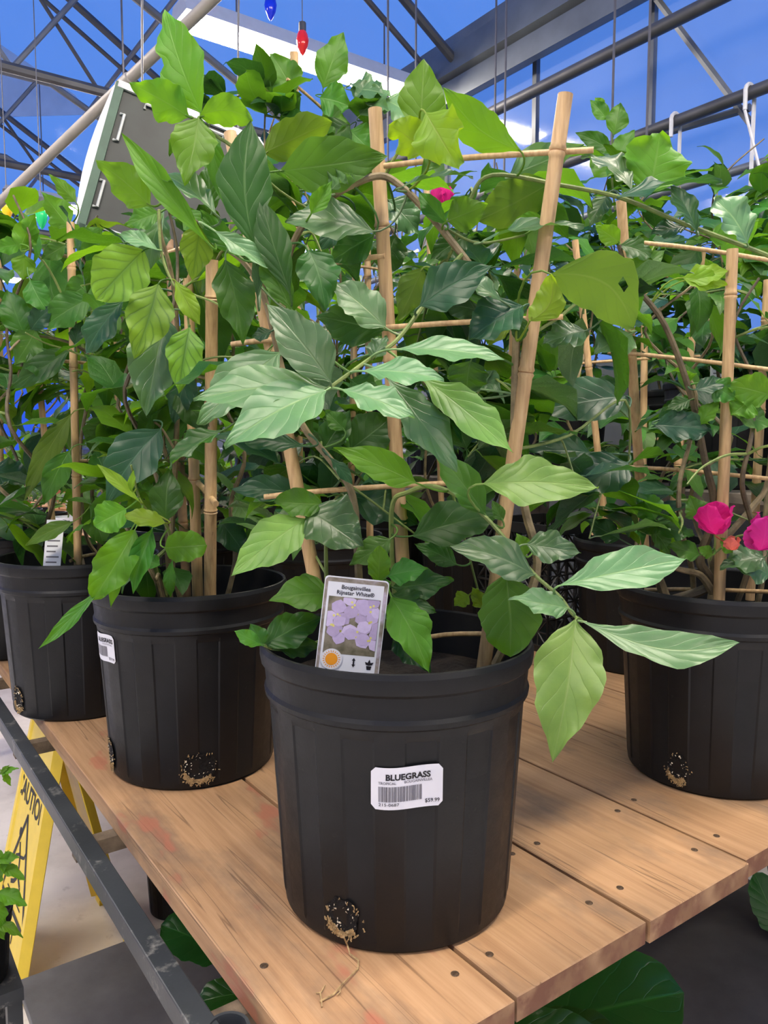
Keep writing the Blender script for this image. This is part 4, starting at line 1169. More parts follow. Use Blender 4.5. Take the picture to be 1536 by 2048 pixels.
# ================================================================== the other potted bougainvilleas
GRP = 'black potted bougainvilleas on the benches'
def generic(label, x, y, seed, ztop, nleaf, z=TZ, rad=.2, mats=(('d', 4), ('t', 3), ('m', 4), ('g', 2), ('b', 1)), size=(.075, .12), stakes=(), bars=(), n_side=14, keep=None, toward=.2, lean=(0, 0), ctr_side=(.08, .22)):
    t = potted('potted_bougainvillea', label, x, y, GRP, z, rot=seed * .7)
    pl = Plant(t); rg = random.Random(seed)
    for (a, b, r) in stakes: stake(t, a, b, r, nodes=(.28, .6, .88))
    for (a, b) in bars: bar(t, a, b)
    bp = bush(pl, x, y, z + .231, ztop, rad, rg, 4, n_side, ctr_side, lean=lean)
    fill(pl, bp, nleaf, rg, mats, size, Vector((x, y, 1.3)), keep, toward)
    return t, pl
# P2, P3 along the left edge
t2, p2 = generic('bougainvillea beside the board edge, white care tag tucked in its pot', -.579, 1.448, 31, 1.66, 190, rad=.22,
    stakes=((at(156, 1135, 1.36), at(141, 444, 1.30), .0066), (at(110, 1100, 1.55), at(60, 560, 1.5), .006), (at(240, 1105, 1.6), at(232, 600, 1.55), .006)),
    bars=((at(105, 508, 1.31), at(190, 528, 1.5)), (at(122, 722, 1.32), at(242, 738, 1.54)), (at(136, 924, 1.335), at(240, 922, 1.56)), (at(140, 1122, 1.35), at(190, 1108, 1.4))),
    mats=(('d', 3), ('m', 4), ('b', 2), ('t', 1), ('o', 2)), keep=lambda a, b: b.y > 1.31 and a.y > 1.25, toward=.1)
Q = p2.hero
p2.stem(S([(195, 1110), (170, 1060), (160, 900), (185, 740), (150, 690), (60, 672), (20, 700)], 1.45, 1.28), .004, .002, M_wood_stem)
p2.stem(S([(185, 740), (110, 560), (60, 500), (10, 498)], 1.38, 1.3), .0026, .0014, M_green_stem)
p2.stem(S([(185, 740), (180, 560), (150, 470), (138, 452)], 1.4, 1.33), .0022, .0014, M_green_stem)
for a in ((40, 500, 70, 426, 48, 'b', -.2), (137, 454, 82, 384, 54, 'b', -.25), (152, 404, 98, 348, 30, 'b', -.2), (48, 508, 45, 560, 46, 'b', -.1), (42, 488, -12, 496, 34, 'b', .1),
          (150, 496, 206, 456, 48, 'm', -.1), (130, 490, 82, 518, 34, 'm', .1), (180, 596, 86, 656, 64, 'm', .3), (190, 560, 125, 600, 52, 'm', .1), (48, 670, 14, 578, 64, 'd', .2),
          (72, 660, 30, 730, 60, 'm', .2), (142, 828, 48, 1002, 46, 'o', .1), (140, 900, 88, 1010, 50, 'm', .1), (146, 1044, 51, 1092, 32, 'o', .2), (60, 700, 118, 762, 60, 'd', .2), (140, 700, 20, 780, 50, 'd', .3),
          (62, 660, 108, 612, 40, 't', .3), (150, 690, 165, 640, 30, 't', .2), (60, 560, 100, 630, 50, 'm', -.1)):
    Q(*a[:5], 1.30, .0, a[5], a[6], 'ov')
c2 = Vector((-.579, 1.448, TZ)); hole_part(t2, c2, -pi / 2 - .68, .036, .014, .021, 15)
t3, p3 = generic('bougainvillea at the far end of the board edge, drain hole facing out', -.896, 1.83, 41, 1.70, 130, rad=.24, stakes=((at(2, 1060, 1.8), at(0, 520, 1.75), .006),), mats=(('d', 4), ('t', 3), ('m', 3)))
p3.hero(-20, 1015, 52, 1100, 50, 1.55, -.02, 't', .4); p3.hero(-20, 940, 62, 965, 60, 1.55, 0, 't', .5); p3.hero(-10, 975, 60, 1000, 40, 1.55, 0, 'd', .4)
hole_part(t3, Vector((-.896, 1.83, TZ)), -pi / 2 - .25, .036, .014, .018, 16)
# P4 front right, P5 behind it
t4, p4 = generic('bougainvillea with magenta flowers low on a thick trunk, black pot by board ends', .503, 1.144, 51, 1.48, 120, rad=.15, size=(.05, .085),
    stakes=((at(1437, 1225, 1.06), at(1465, 498, 1.03), .0076), (at(1290, 1110, 1.22), at(1242, 400, 1.10), .0072), (at(1500, 1200, 1.2), at(1536, 560, 1.2), .0066)),
    bars=((at(1288, 486, 1.08), at(1536, 520, 1.06)), (at(1216, 704, 1.14), at(1560, 742, 1.04)), (at(1252, 934, 1.19), at(1560, 960, 1.05)), (at(1290, 1180, 1.17), at(1545, 1184, 1.05))),
    mats=(('d', 4), ('t', 3), ('m', 3), ('b', 1)), keep=lambda a, b: b.y > 1.06 and a.y > 1.05 and a.z > 1.13, toward=.1)
p4.stem(S([(1330, 1195), (1310, 1140), (1290, 1110)], 1.1, 1.08), .008, .005, M_wood_stem)
p4.stem(S([(1345, 1200), (1420, 1170), (1400, 1120), (1420, 1060), (1428, 1000), (1410, 920), (1385, 800), (1330, 650), (1262, 560), (1238, 490)], 1.08, 1.03), .0075, .003, M_dark_stem)
p4.stem(S([(1425, 1185), (1400, 1150), (1365, 1140), (1330, 1130)], 1.07, 1.05), .006, .003, M_wood_stem)
p4.stem(S([(1440, 1190), (1430, 1110), (1500, 1020), (1536, 960), (1545, 800)], 1.1, 1.08), .006, .003, M_wood_stem)
p4.stem(S([(1420, 1120), (1430, 1090), (1428, 1062)], 1.05, 1.02), .0018, .0012, M_green_stem)
p4.stem(S([(1425, 1110), (1470, 1075), (1500, 1070)], 1.05, 1.02), .0018, .0012, M_green_stem)
for a in ((1530, 1115, 1440, 1135, 60, 'g', .5), (1540, 1150, 1456, 1118, 62, 'g', .4), (1240, 1078, 1170, 1040, 44, 't', .4), (1310, 1040, 1275, 985, 56, 'm', .3), (1320, 1050, 1272, 1060, 34, 'd', .3),
          (1310, 1050, 1390, 1070, 46, 'd', .4), (1305, 1060, 1340, 1110, 36, 'd', .3), (1400, 1040, 1378, 990, 46, 'm', .2), (1400, 1110, 1330, 1090, 40, 'm', .3), (1420, 860, 1302, 855, 56, 't', .3),
          (1310, 850, 1420, 862, 62, 't', .3), (1420, 770, 1470, 800, 50, 'm', .3), (1500, 800, 1462, 830, 70, 'b', .2), (1540, 790, 1450, 770, 70, 'b', .1), (1370, 560, 1460, 540, 40, 'y', .4), (1365, 555, 1455, 570, 40, 'y', .3),
          (1240, 490, 1310, 520, 40, 'd', .4), (1262, 555, 1330, 500, 44, 'm', .2), (1390, 780, 1460, 760, 34, 't', .4), (1380, 800, 1330, 820, 30, 'd', .3), (1400, 850, 1440, 800, 34, 'b', .3), (1240, 485, 1190, 450, 40, 'b', .1),
          (1425, 1110, 1395, 1095, 26, 'b', .3), (1465, 1105, 1440, 1075, 30, 'b', .3), (1480, 835, 1545, 850, 46, 'm', .4)):
    p4.hero(*a[:5], 1.03, .0, a[5], a[6], 'ov')
def bract_flower(pl, px, py, D, wpx, seed, mat='r', face=0.0):
    """three papery bracts standing round each other"""
    rgf = random.Random(seed); c = at(px, py, D); R = wpx * D / F / 2
    b = c - Vector((0, 0, R * .95)); mb_v, mb_f, mb_u = [], [], []
    for k in range(3):
        a = face + k * 2 * pi / 3
        vs, fs, uv = leaf_geo(R * 2.0, R * 2.0, 16, 12, fold=.06, sag=-.12, wave=.05, nw=2.6, prof='rd', seed=seed + k)
        tilt = radians(18 if k == 0 else 26)
        M3 = Matrix.Rotation(a, 3, 'Z') @ Matrix.Rotation(pi / 2 - tilt * (.2 if k == 0 else 1), 3, 'X')
        o = len(mb_v); mb_v += [M3 @ v + Vector((0, -.003, 0)) for v in vs]; mb_f += [tuple(i + o for i in f) for f in fs]; mb_u += uv
    q = pl.nearest(b); ql = q - b
    add_tube(mb_v, mb_f, mb_u, [Vector((0, 0, .002)), ql * .5 + Vector((0, -.004, .002)), ql], .0009, 4)
    me = leaf_mesh('flower', mb_v, mb_f, mb_u, LM[mat]); o = link('flower', me, pl.t, b - pl.o); o['label'] = 'magenta papery flower' if mat == 'r' else 'pale pink flower bud'
bract_flower(p4, 1431, 1037, 1.0, 68, 3); bract_flower(p4, 1518, 1064, 1.0, 78, 9, face=.9); bract_flower(p4, 1462, 1086, 1.0, 30, 5, 's', .4)
c4 = Vector((.503, 1.144, TZ)); hole_part(t4, c4, -pi / 2 - .77, .036, .014, .020, 17); hole_part(t4, c4, -pi / 2 + .42, .034, .015, .018, 18)
t5, p5 = generic('bougainvillea in black pot close behind the magenta flowered one', .575, 1.71, 61, 1.72, 240, rad=.24, size=(.06, .11),
    stakes=((at(1338, 1085, 1.66), at(1405, 498, 1.6), .0075), (at(1285, 1090, 1.7), at(1290, 545, 1.7), .0075), (at(1215, 1085, 1.68), at(1150, 480, 1.6), .007)),
    bars=((at(1128, 730, 1.66), at(1400, 712, 1.64)), (at(1180, 545, 1.62), at(1430, 560, 1.62)), (at(1280, 880, 1.68), at(1390, 878, 1.62)), (at(1185, 1068, 1.6), at(1240, 1058, 1.7))), toward=.3)
# rear row
t6, p6 = generic('tall bougainvillea rising behind the front plant, pale stake topping its crown', -.15, 1.80, 71, 1.98, 210, rad=.22, lean=(0, -.12), size=(.08, .125),
    stakes=((at(600, 1080, 1.75), at(588, 104, 1.56), .0088), (at(700, 1080, 1.82), at(712, 500, 1.8), .008), (at(740, 1080, 1.80), at(735, 480, 1.8), .008)), bars=((at(574, 158, 1.55), at(650, 222, 1.62)), (at(600, 520, 1.66), at(770, 540, 1.8))))
p6.stem(S([(640, 700), (625, 400), (640, 280), (655, 200), (700, 170)], 1.7, 1.6), .003, .0016, M_green_stem)
p6.stem(S([(640, 290), (590, 260), (555, 200)], 1.62, 1.6), .002, .0012, M_green_stem)
p6.stem(S([(640, 330), (720, 250), (790, 210)], 1.65, 1.6), .002, .0012, M_green_stem)
for a in ((646, 176, 687, 64, 64, 'm', .1), (590, 190, 540, 105, 66, 'm', .1), (600, 225, 545, 180, 50, 'd', .1), (640, 195, 704, 215, 64, 'm', .2), (700, 180, 775, 190, 44, 'g', .5), (760, 215, 700, 165, 40, 'g', .5), (770, 200, 832, 240, 60, 'p', .5),
          (720, 230, 780, 180, 60, 'p', .5), (640, 240, 700, 250, 50, 'm', .3), (560, 200, 500, 190, 34, 'b', -.1), (545, 190, 486, 180, 24, 'y', -.1), (640, 260, 560, 290, 60, 'm', .3), (700, 250, 640, 300, 60, 'd', .3), (600, 260, 560, 230, 50, 'm', .2), (555, 205, 525, 150, 40, 'b', -.1), (700, 260, 740, 300, 60, 'm', .2)):
    p6.hero(*a[:5], 1.56, .0, a[5], a[6], 'ov', wave=.08)
t7, p7 = generic('bougainvillea in the last row before the extra large pot', .032, 2.446, 81, 2.0, 170, rad=.26, size=(.08, .12))
t8, p8 = generic('bougainvillea with one pink flower up high, beside the black crate', .244, 2.166, 91, 1.95, 190, rad=.26, size=(.08, .12), stakes=((at(885, 1050, 2.15), at(850, 300, 2.1), .008), (at(1000, 1045, 2.18), at(1035, 520, 2.1), .008)), bars=((at(840, 548, 2.1), at(1060, 560, 2.1)),))
p8.stem(S([(880, 600), (886, 480), (882, 415)], 2.1, 1.75), .002, .0012, M_green_stem); bract_flower(p8, 884, 394, 1.75, 40, 21)
t9, p9 = generic('bougainvillea filling the gap behind the veined plant', -.50, 1.95, 101, 1.78, 170, rad=.26, mats=(('d', 4), ('m', 4), ('b', 2), ('o', 1)))
t10, p10 = generic('bougainvillea far back on the bench along the board edge', -1.25, 2.45, 111, 1.75, 120, rad=.28)
generic('bougainvillea two rows behind the veined plant', -.62, 2.52, 112, 1.8, 170, rad=.27, mats=(('d', 4), ('m', 4), ('b', 2), ('o', 1)))
generic('bougainvillea at the back of the bench beside the aisle', -.98, 2.98, 113, 1.85, 150, rad=.28, mats=(('d', 4), ('m', 4), ('b', 2)))
# large black pot behind
tb = thing('potted_shrub', 'tall deep green shrub in an extra large black pot behind the front plant', 'potted plant', (-.30, 2.74, TZ))
link('pot', POT, tb, mat4=Matrix.Diagonal((1.6, 1.6, 1.78, 1)))
link('soil', SOIL, tb, mat4=Matrix.Diagonal((1.6, 1.6, 1.78, 1)))
pb = Plant(tb); rg = random.Random(121); bp = bush(pb, -.30, 2.74, TZ + .41, 2.15, .32, rg, 5, 12); fill(pb, bp, 150, rg, (('d', 4), ('t', 3), ('m', 2)), (.09, .13), Vector((-.30, 2.74, 1.6)))

# ------------------------------------------------------------------ raised tier with more plants
tier = thing('raised_bench', 'weathered grey slatted bench standing higher behind the right-hand pots', 'bench', UW(1.6, 1.95, 0))
TZ2 = 1.125
for i in range(6):
    m = MB(); m.box(UW(1.75, 1.775 + i * .115, TZ2 - .011), U, W, UPV, 1.75, .052, .011); m.build('slat', M_wood_old, tier, smooth=False)
for u in (.15, 1.2, 2.2, 3.3):
    m = MB(); m.box(UW(u, 2.065, TZ2 - .05), U, W, UPV, .03, .34, .028); m.build('bearer', M_wood_old, tier, smooth=False)
    for w in (1.77, 2.36): m = MB(); m.box(UW(u, w, (TZ2 - .078) / 2), U, W, UPV, .03, .03, (TZ2 - .078) / 2); m.build('leg', M_wood_old, tier, smooth=False)
def tier_plant(label, u, w, seed, zt, n, **kw):
    c = UW(u, w); return generic(label, c.x, c.y, seed, zt, n, z=TZ2, **kw)
ta, pa_ = tier_plant('bougainvillea on the raised bench with a small white tag at its rim', 1.17, 1.95, 131, 1.98, 230, rad=.25, size=(.075, .12))
tbn, pbb = tier_plant('bougainvillea on the raised bench under the white hooks', .72, 1.95, 132, 1.95, 230, rad=.25, size=(.075, .12), mats=(('m', 4), ('b', 3), ('d', 3)))
tcn, pcc = tier_plant('bougainvillea on the raised bench with tall upright shoots', 1.72, 1.95, 133, 2.08, 230, rad=.25, size=(.075, .12), mats=(('m', 4), ('b', 3), ('d', 2)))
tdn, pdd = tier_plant('bougainvillea on the raised bench behind the pink flower', 2.35, 1.95, 134, 2.1, 150, rad=.26)
ten, pee = tier_plant('bougainvillea on the raised bench at its far end', 2.95, 1.95, 135, 2.1, 120, rad=.26)
tier_plant('bougainvillea in the rear row of the raised bench, nearest the posts', .95, 2.20, 136, 1.98, 220, rad=.16, size=(.08, .12), mats=(('m', 4), ('b', 3), ('d', 3)))
tier_plant('bougainvillea in the rear row of the raised bench, below the pipe joint', 1.45, 2.20, 137, 2.0, 220, rad=.16, size=(.08, .12))
tier_plant('bougainvillea in the rear row of the raised bench, under the gutter', 2.05, 2.20, 138, 2.0, 180, rad=.16, size=(.08, .12))
pcc.stem(S([(1230, 420), (1222, 330), (1225, 250), (1205, 205)], 2.3, 2.2), .003, .0014, M_green_stem)
for a in ((1228, 270, 1240, 205, 44, 'm', -.1), (1222, 300, 1150, 265, 34, 'd', .2), (1215, 240, 1180, 200, 30, 'm', .2), (1225, 320, 1270, 260, 40, 'm', .1), (1226, 350, 1180, 300, 50, 'm', .2), (1226, 350, 1300, 310, 50, 'd', .2), (1206, 215, 1190, 195, 20, 'b', .2)):
    pcc.hero(*a[:5], 2.2, .0, a[5], a[6], 'ov')
# small white tags
def small_tag(label, P, ex, ey, w, h):
    t = thing('care_tag', label, 'plant tag', P); ez = ex.cross(ey)
    b = MB(); b.box(P + ey * (h / 2), ex, ey, ez, w / 2, h / 2, .0004); o = b.build('card', M_white_sheet, t, smooth=False)
    for k in range(9):
        b = MB(); b.box(P + ey * (h * (.92 - k * .09)) - ex * (w * .05 * (k % 3)) + ez * .0005, ex, ey, ez, w * (.36 - .05 * (k % 3)), h * .012 if k else h * .03, .0002); b.build('print_line', M_greyink, o, smooth=False)
q0 = at(100, 1125, 1.33); small_tag('white care tag with fine print in the pot beside the board edge', q0 - Vector((0, 0, .03)), Vector((.99, -.1, 0)).normalized(), Vector((.10, .05, 1)).normalized(), .032, .105)
q0 = at(1441, 770, 2.05); q0.z = TZ2 + .222; small_tag('white-bordered tag standing in a pot on the raised bench', q0, Vector((.99, -.1, 0)).normalized(), UPV, .055, .125)

# ------------------------------------------------------------------ black lattice crate on the bench
def crate():
    c = UW(1.335, 1.46, TZ); hx, hy, H_ = .12, .12, .30
    t = thing('lattice_crate', 'black plastic crate with criss-cross lattice sides between the pots', 'crate', c)
    for (nx, ny) in ((0, -1), (-1, 0), (1, 0), (0, 1)):
        n_ = W * nx + U * ny; d = W * (-ny) + U * nx if True else None
        d = Vector((-n_.y, n_.x, 0)); o = c + n_ * hx; m = MB()
        def bx(a, za, b, zb, r=.0032): m.tube([o + d * a + UPV * za, o + d * b + UPV * zb], r, 5)
        nn = 4; s = 2 * hx / nn; zs = (H_ - .03) / 4
        for i in range(nn):
            for k in range(4):
                x0 = -hx + i * s; z0 = .015 + k * zs; cx, cz = x0 + s / 2, z0 + zs / 2
                for q in range(8):
                    a = q * pi / 4; e = max(abs(cos(a)), abs(sin(a))); bx(cx, cz, cx + cos(a) / e * s / 2, cz + sin(a) / e * zs / 2, .0022)
        for i in range(nn + 1): bx(-hx + i * s, .0, -hx + i * s, H_)
        for k in range(5): bx(-hx, .015 + k * zs, hx, .015 + k * zs)
        m.build('side_lattice', M_crate, t)
        m = MB(); m.box(o + UPV * (H_ - .008), d, n_, UPV, hx + .006, .006, .012); m.build('rim', M_crate, t, smooth=False)
    m = MB(); m.box(c + UPV * .006, W, U, UPV, hx, hy, .006); m.build('base', M_crate, t, smooth=False)
crate()

# ------------------------------------------------------------------ wet-floor sign
def caution_sign():
    un, uf = 1.76, 2.10; z1 = .575; wa = .40
    t = thing('caution_sign', 'yellow folding caution wet floor sign standing on the concrete', 'sign', UW(1.95, wa, 0))
    def panel(wf, name, sgn):
        b = MB(); top = (wa + sgn * .016, z1); th = .018
        du = Vector(U); upv = (UW(0, top[0], top[1]) - UW(0, wf, 0)); Lh = upv.length; upv.normalize(); nrm = (du.cross(upv)); nrm.normalize()
        if nrm.dot(W) * sgn < 0: nrm = -nrm
        def P(a, h, d=0): # a across 0..1 from near to far, h along 0..1
            nar = .035 * h
            return UW(un + nar + (uf - un - 2 * nar) * a, wf, 0) + upv * (h * Lh) + nrm * d
        # main sheet with a folded rim
        vs = []; fs = []
        cols = [0, .05, .11, .14, .86, .89, .95, 1]; dep = [-.016, .004, .004, 0, 0, .004, .004, -.016]
        rows = [0.02, .5, 1]
        for h in rows:
            for a, d in zip(cols, dep): vs.append(P(a, h, d))
        n = len(cols)
        for i in range(len(rows) - 1):
            for k in range(n - 1): fs.append((i * n + k, i * n + k + 1, (i + 1) * n + k + 1, (i + 1) * n + k))
        b.add(vs, fs); o = b.build(name, M_yellow, t, smooth=False)
        md = o.modifiers.new('thickness', 'SOLIDIFY'); md.thickness = .003; md.offset = 0
        for a in (.08, .92):
            f = MB(); f.box(P(a, .012), du, W, UPV, .02, .008, .008); f.build('foot', M_yellow, o, smooth=False)
        return P, o
    P1_, o1 = panel(.265, 'front_panel', -1)
    P2_, o2 = panel(.535, 'rear_panel', 1)
    # handle: rounded top with an opening
    for sgn, P in ((-1, P1_), (1, P2_)):
        m = MB(); pts = []
        for k in range(13):
            q = pi * k / 12; pts.append(P(.5 - .26 * cos(q), 1.0 + .085 * sin(q), 0))
        m.tube(pts, .009, 8); m.build('handle', M_yellow, t)
    m = MB(); m.tube([P1_(0.1, 1.0), P1_(.9, 1.0)], .012, 8); m.build('hinge', M_yellow, t)
    # print on both panels; reading direction runs toward the near edge on the front panel
    for sgn, P, o in ((-1, P1_, o1), (1, P2_, o2)):
        Wp = .28; Lh = .59
        def T(x, y, d=.0022): a = .5 - x / Wp if sgn < 0 else .5 + x / Wp; return P(a, y / Lh, d)
        for (s, y, sz, bold) in (('CAUTION', .385, .066, .0014), ('WET', .085, .055, .001), ('FLOOR', .03, .055, .001)):
            v, f = text_mesh(s, sz, M_ink, bold, 'CENTER', .86)
            q = MB(); q.add([T(p.x, y + p.y) for p in v], f); q.build('lettering', M_ink, o, smooth=False)
        q = MB()
        tri = [(-.11, .145), (.11, .145), (0, .365)]
        for i in range(3):
            a, b = Vector(tri[i]), Vector(tri[(i + 1) % 3]); e = (b - a).normalized(); nn = Vector((-e.y, e.x)) * .006
            a2, b2 = a - e * .004, b + e * .004
            q.add([T(*(a2 - nn)), T(*(b2 - nn)), T(*(b2 + nn)), T(*(a2 + nn))], [(0, 1, 2, 3)])
        q.build('triangle_print', M_ink, o, smooth=False)
        q = MB(); T2 = lambda x, y: T(x * .9, y * .92 - .015)
        for (pts, w_) in (([(-.028, .335), (-.005, .300), (.004, .262), (.034, .245), (.046, .215)], .011), ([(.004, .262), (-.022, .235), (-.05, .222)], .011), ([(-.008, .305), (.03, .318), (.044, .34)], .008), ([(-.012, .31), (-.046, .292)], .008), ([(-.07, .203), (.07, .203)], .005)):
            for a, b in zip(pts[:-1], pts[1:]):
                a, b = Vector(a), Vector(b); e = (b - a).normalized(); nn = Vector((-e.y, e.x)) * w_ / 2
                q.add([T2(*(a - nn)), T2(*(b - nn)), T2(*(b + nn)), T2(*(a + nn))], [(0, 1, 2, 3)])
        q.add([T2(-.038 + .014 * cos(k * pi / 5), .356 + .014 * sin(k * pi / 5)) for k in range(10)], [tuple(range(10))])
        q.build('slipping_figure_print', M_ink, o, smooth=False)
caution_sign()

# ------------------------------------------------------------------ things under and beside the bench
def broad_plant(label, c, z, leaves, potscale=.8):
    t = thing('broadleaf_plant', label, 'potted plant', (c[0], c[1], z)); pl = Plant(t)
    link('pot', POT, t, mat4=Matrix.Scale(potscale, 4)); link('soil', SOIL, t, mat4=Matrix.Scale(potscale, 4))
    base = Vector((c[0], c[1], z + .225 * potscale))
    for i, (bx, by, tx, ty, w, D, dD, k) in enumerate(leaves):
        b = at(bx, by, D); a = base + Vector((.03 * cos(i * 2.1), .03 * sin(i * 2.1), 0))
        pl.stem([a, a.lerp(b, .5) + Vector((0, 0, .03)), b], .004, .003, M_green_stem)
        pl.hero(bx, by, tx, ty, w, D, dD, 'k', k, 'bl', fold=.12, wave=.02, sag=.06)
    return t
q = UW(.86, .72); broad_plant('glossy broad-leaved plant on the lower shelf, leaves past the board ends', q, .204, [
    (1010, 2075, 1368, 1985, 205, .95, -.03, .40), (1000, 2110, 1240, 2075, 110, .90, -.03, .5), (1000, 2060, 1240, 2120, 100, .86, -.02, .5)], .72)
q = UW(1.28, .72); broad_plant('dark broad-leaved plant deeper on the lower shelf', q, .204, [
    (455, 1900, 322, 1850, 90, 1.32, .0, .4), (520, 1985, 395, 2005, 70, 1.1, -.02, .5), (560, 1950, 620, 1900, 80, 1.3, .0, .4)], .6)
q = UW(.72, 1.60); broad_plant('broad-leaved plant on the lower shelf under the right-hand boards', q, .204, [
    (1560, 1860, 1508, 1745, 70, 1.25, .0, .2), (1570, 1800, 1600, 1700, 70, 1.3, .0, .2), (1600, 1850, 1660, 1760, 80, 1.2, .0, .3)], .55)
# small empty pot on the concrete
q = onz(330, 1812, .0); t = thing('small_pot', 'small empty black pot standing on the pale concrete', 'pot', (q.x + .03, q.y, 0))
link('pot', POT, t, mat4=Matrix.Diagonal((.55, .55, .62, 1))); link('soil', SOIL, t, mat4=Matrix.Diagonal((.55, .55, .5, 1)))
# plant at the left edge on a black stand
base = at(-62, 1960, 1.06)
t = thing('plant_stand', 'black steel stand holding a small young plant beside the caution sign', 'stand', (base.x, base.y, 0))
m = MB(); m.box(Vector((base.x, base.y, base.z - .01)), W, U, UPV, .062, .062, .01); m.build('tray', M_black_steel, t, smooth=False)
for i in (-1, 1):
    for j in (-1, 1):
        m = MB(); m.box(Vector((base.x, base.y, (base.z - .02) / 2)) + W * (.05 * i) + U * (.05 * j), W, U, UPV, .010, .010, (base.z - .02) / 2); m.build('leg', M_black_steel, t, smooth=False)
t = thing('small_potted_plant', 'small young plant with toothed light green leaves on the black stand', 'potted plant', (base.x, base.y, base.z))
link('pot', POT, t, mat4=Matrix.Diagonal((.42, .42, .36, 1))); link('soil', SOIL, t, mat4=Matrix.Diagonal((.42, .42, .36, 1)))
ps = Plant(t); cz = base.z + .083
ps.stem([Vector((base.x, base.y, cz)), Vector((base.x + .01, base.y, cz + .1)), at(-10, 1700, 1.05), at(-20, 1560, 1.05)], .003, .0012, M_green_stem)
ps.stem([Vector((base.x, base.y, cz)), at(-30, 1820, 1.04), at(-8, 1780, 1.02)], .0025, .0012, M_green_stem)
for a in ((0, 1548, 38, 1536, 14), (5, 1545, 22, 1572, 14), (-5, 1550, -20, 1580, 14), (0, 1548, 20, 1530, 10), (-5, 1720, 40, 1715, 24), (-5, 1730, 52, 1762, 24), (-10, 1770, 18, 1700, 26), (-8, 1785, 54, 1812, 34), (-10, 1800, 8, 1860, 30), (-8, 1845, 46, 1876, 22), (-20, 1830, 10, 1880, 30), (-30, 1700, 10, 1740, 30)):
    ps.hero(*a[:5], 1.02, .0, 'b', .4, 'ov', wave=.1)

# ------------------------------------------------------------------ hanging sign seen from behind
def hanging_sign():
    D = 1.95; TLp = at(238, 168, D); BLp = at(157, 458, D - .05); TRp = at(520, 282, D + .10)
    ey = (TLp - BLp); hgt = ey.length; ey.normalize(); ex = TRp - TLp; ex = ex - ey * ex.dot(ey); wid = ex.length * 1.05; ex.normalize(); ez = ex.cross(ey)
    if ez.y > 0: ez = -ez
    t = thing('hanging_sign', 'dark green sign board with white edge hanging from the slanting pole', 'sign', BLp)
    def P(a, b, d=0): return BLp + ex * (a * wid) + ey * (b * hgt) + ez * d
    m = MB(); m.box(P(.5, .5), ex, ey, ez, wid / 2, hgt / 2, .004); m.build('board', M_green_board, t, smooth=False)
    for (a0, b0, a1, b1, hw) in ((0, .5, 0, .5, 0),):
        m = MB(); m.box(P(.012, .5, .004), ex, ey, ez, .010, hgt / 2, .009); m.build('edge_trim', M_green_edge, t, smooth=False)
        m = MB(); m.box(P(.5, .99, .004), ex, ey, ez, wid / 2, .008, .009); m.build('edge_trim', M_white_sheet, t, smooth=False)
        m = MB(); m.box(P(.5, .01, .004), ex, ey, ez, wid / 2, .008, .009); m.build('edge_trim', M_green_edge, t, smooth=False)
    for (a, b, v) in ((.085, .72, 1), (.075, .26, 1), (.28, .93, 0), (.62, .93, 0), (.2, .05, 0), (.9, .9, 0)):
        m = MB(); l = .033; dv = ey if v else ex
        pts = [P(a, b, .006) - dv * l + (ex if v else ey) * -.010, P(a, b, .012) - dv * l, P(a, b, .012) + dv * l, P(a, b, .006) + dv * l + (ex if v else ey) * -.010]
        m.tube(pts, .0036, 6); m.build('clip', M_clip, t)
    # bulging white sheet on the far face
    m = MB(); vs = []; fs = []; n = 10
    for i in range(n + 1):
        b = i / n; bul = .055 * sin(pi * b * .9 + .1)
        for a in (-.02 - 1.3 * bul, .3, .7, 1.0): vs.append(P(a, b, -.008 - bul * (.7 if a < .2 else .2)))
    for i in range(n):
        for k in range(3): q = i * 4 + k; fs.append((q, q + 1, q + 5, q + 4))
    m.add(vs, fs); o = m.build('sheet', M_white_sheet, t); md = o.modifiers.new('thickness', 'SOLIDIFY'); md.thickness = .002
    for a in (.15, .8):
        # hanger up to the pole / roof
        p = P(a, 1.0); m = MB(); m.tube([p, p + Vector((0, .02, .25)), Vector((p.x, p.y + .3, roof_z((p + Vector((0, .3, 0))).dot(W))))], .003, 5); m.build('hanger', M_wire, t)
hanging_sign()
# festoon bulbs
def bulb(px, py, D, rgb, nm):
    p = at(px, py, D); t = thing('festoon_bulb', nm + ' pointed festoon bulb hanging from the roof', 'light bulb', p, 'coloured festoon bulbs')
    s = D / F * 12 / .011
    m = MB(); m.lathe([(.0, -.024 * s), (.004 * s, -.019 * s), (.009 * s, -.008 * s), (.011 * s, .003 * s), (.009 * s, .013 * s), (.006 * s, .018 * s)], 10, p); m.build('bulb', bulb_mat('bulb_' + nm, rgb), t)
    m = MB(); m.lathe([(.0065 * s, .016 * s), (.0065 * s, .032 * s), (.0, .032 * s)], 8, p); m.build('socket', M_darkpipe, t)
    m = MB(); w_ = p.dot(W); m.tube([p + UPV * .03 * s, Vector((p.x, p.y, max(p.z + .3, roof_z(w_))))], .0022, 4); m.build('wire', M_wire, t)
bulb(541, 14, 3.0, (20, 50, 220), 'blue'); bulb(605, 84, 3.0, (225, 40, 40), 'red'); bulb(14, 416, 3.4, (240, 190, 40), 'amber'); bulb(83, 432, 3.4, (40, 190, 110), 'green')
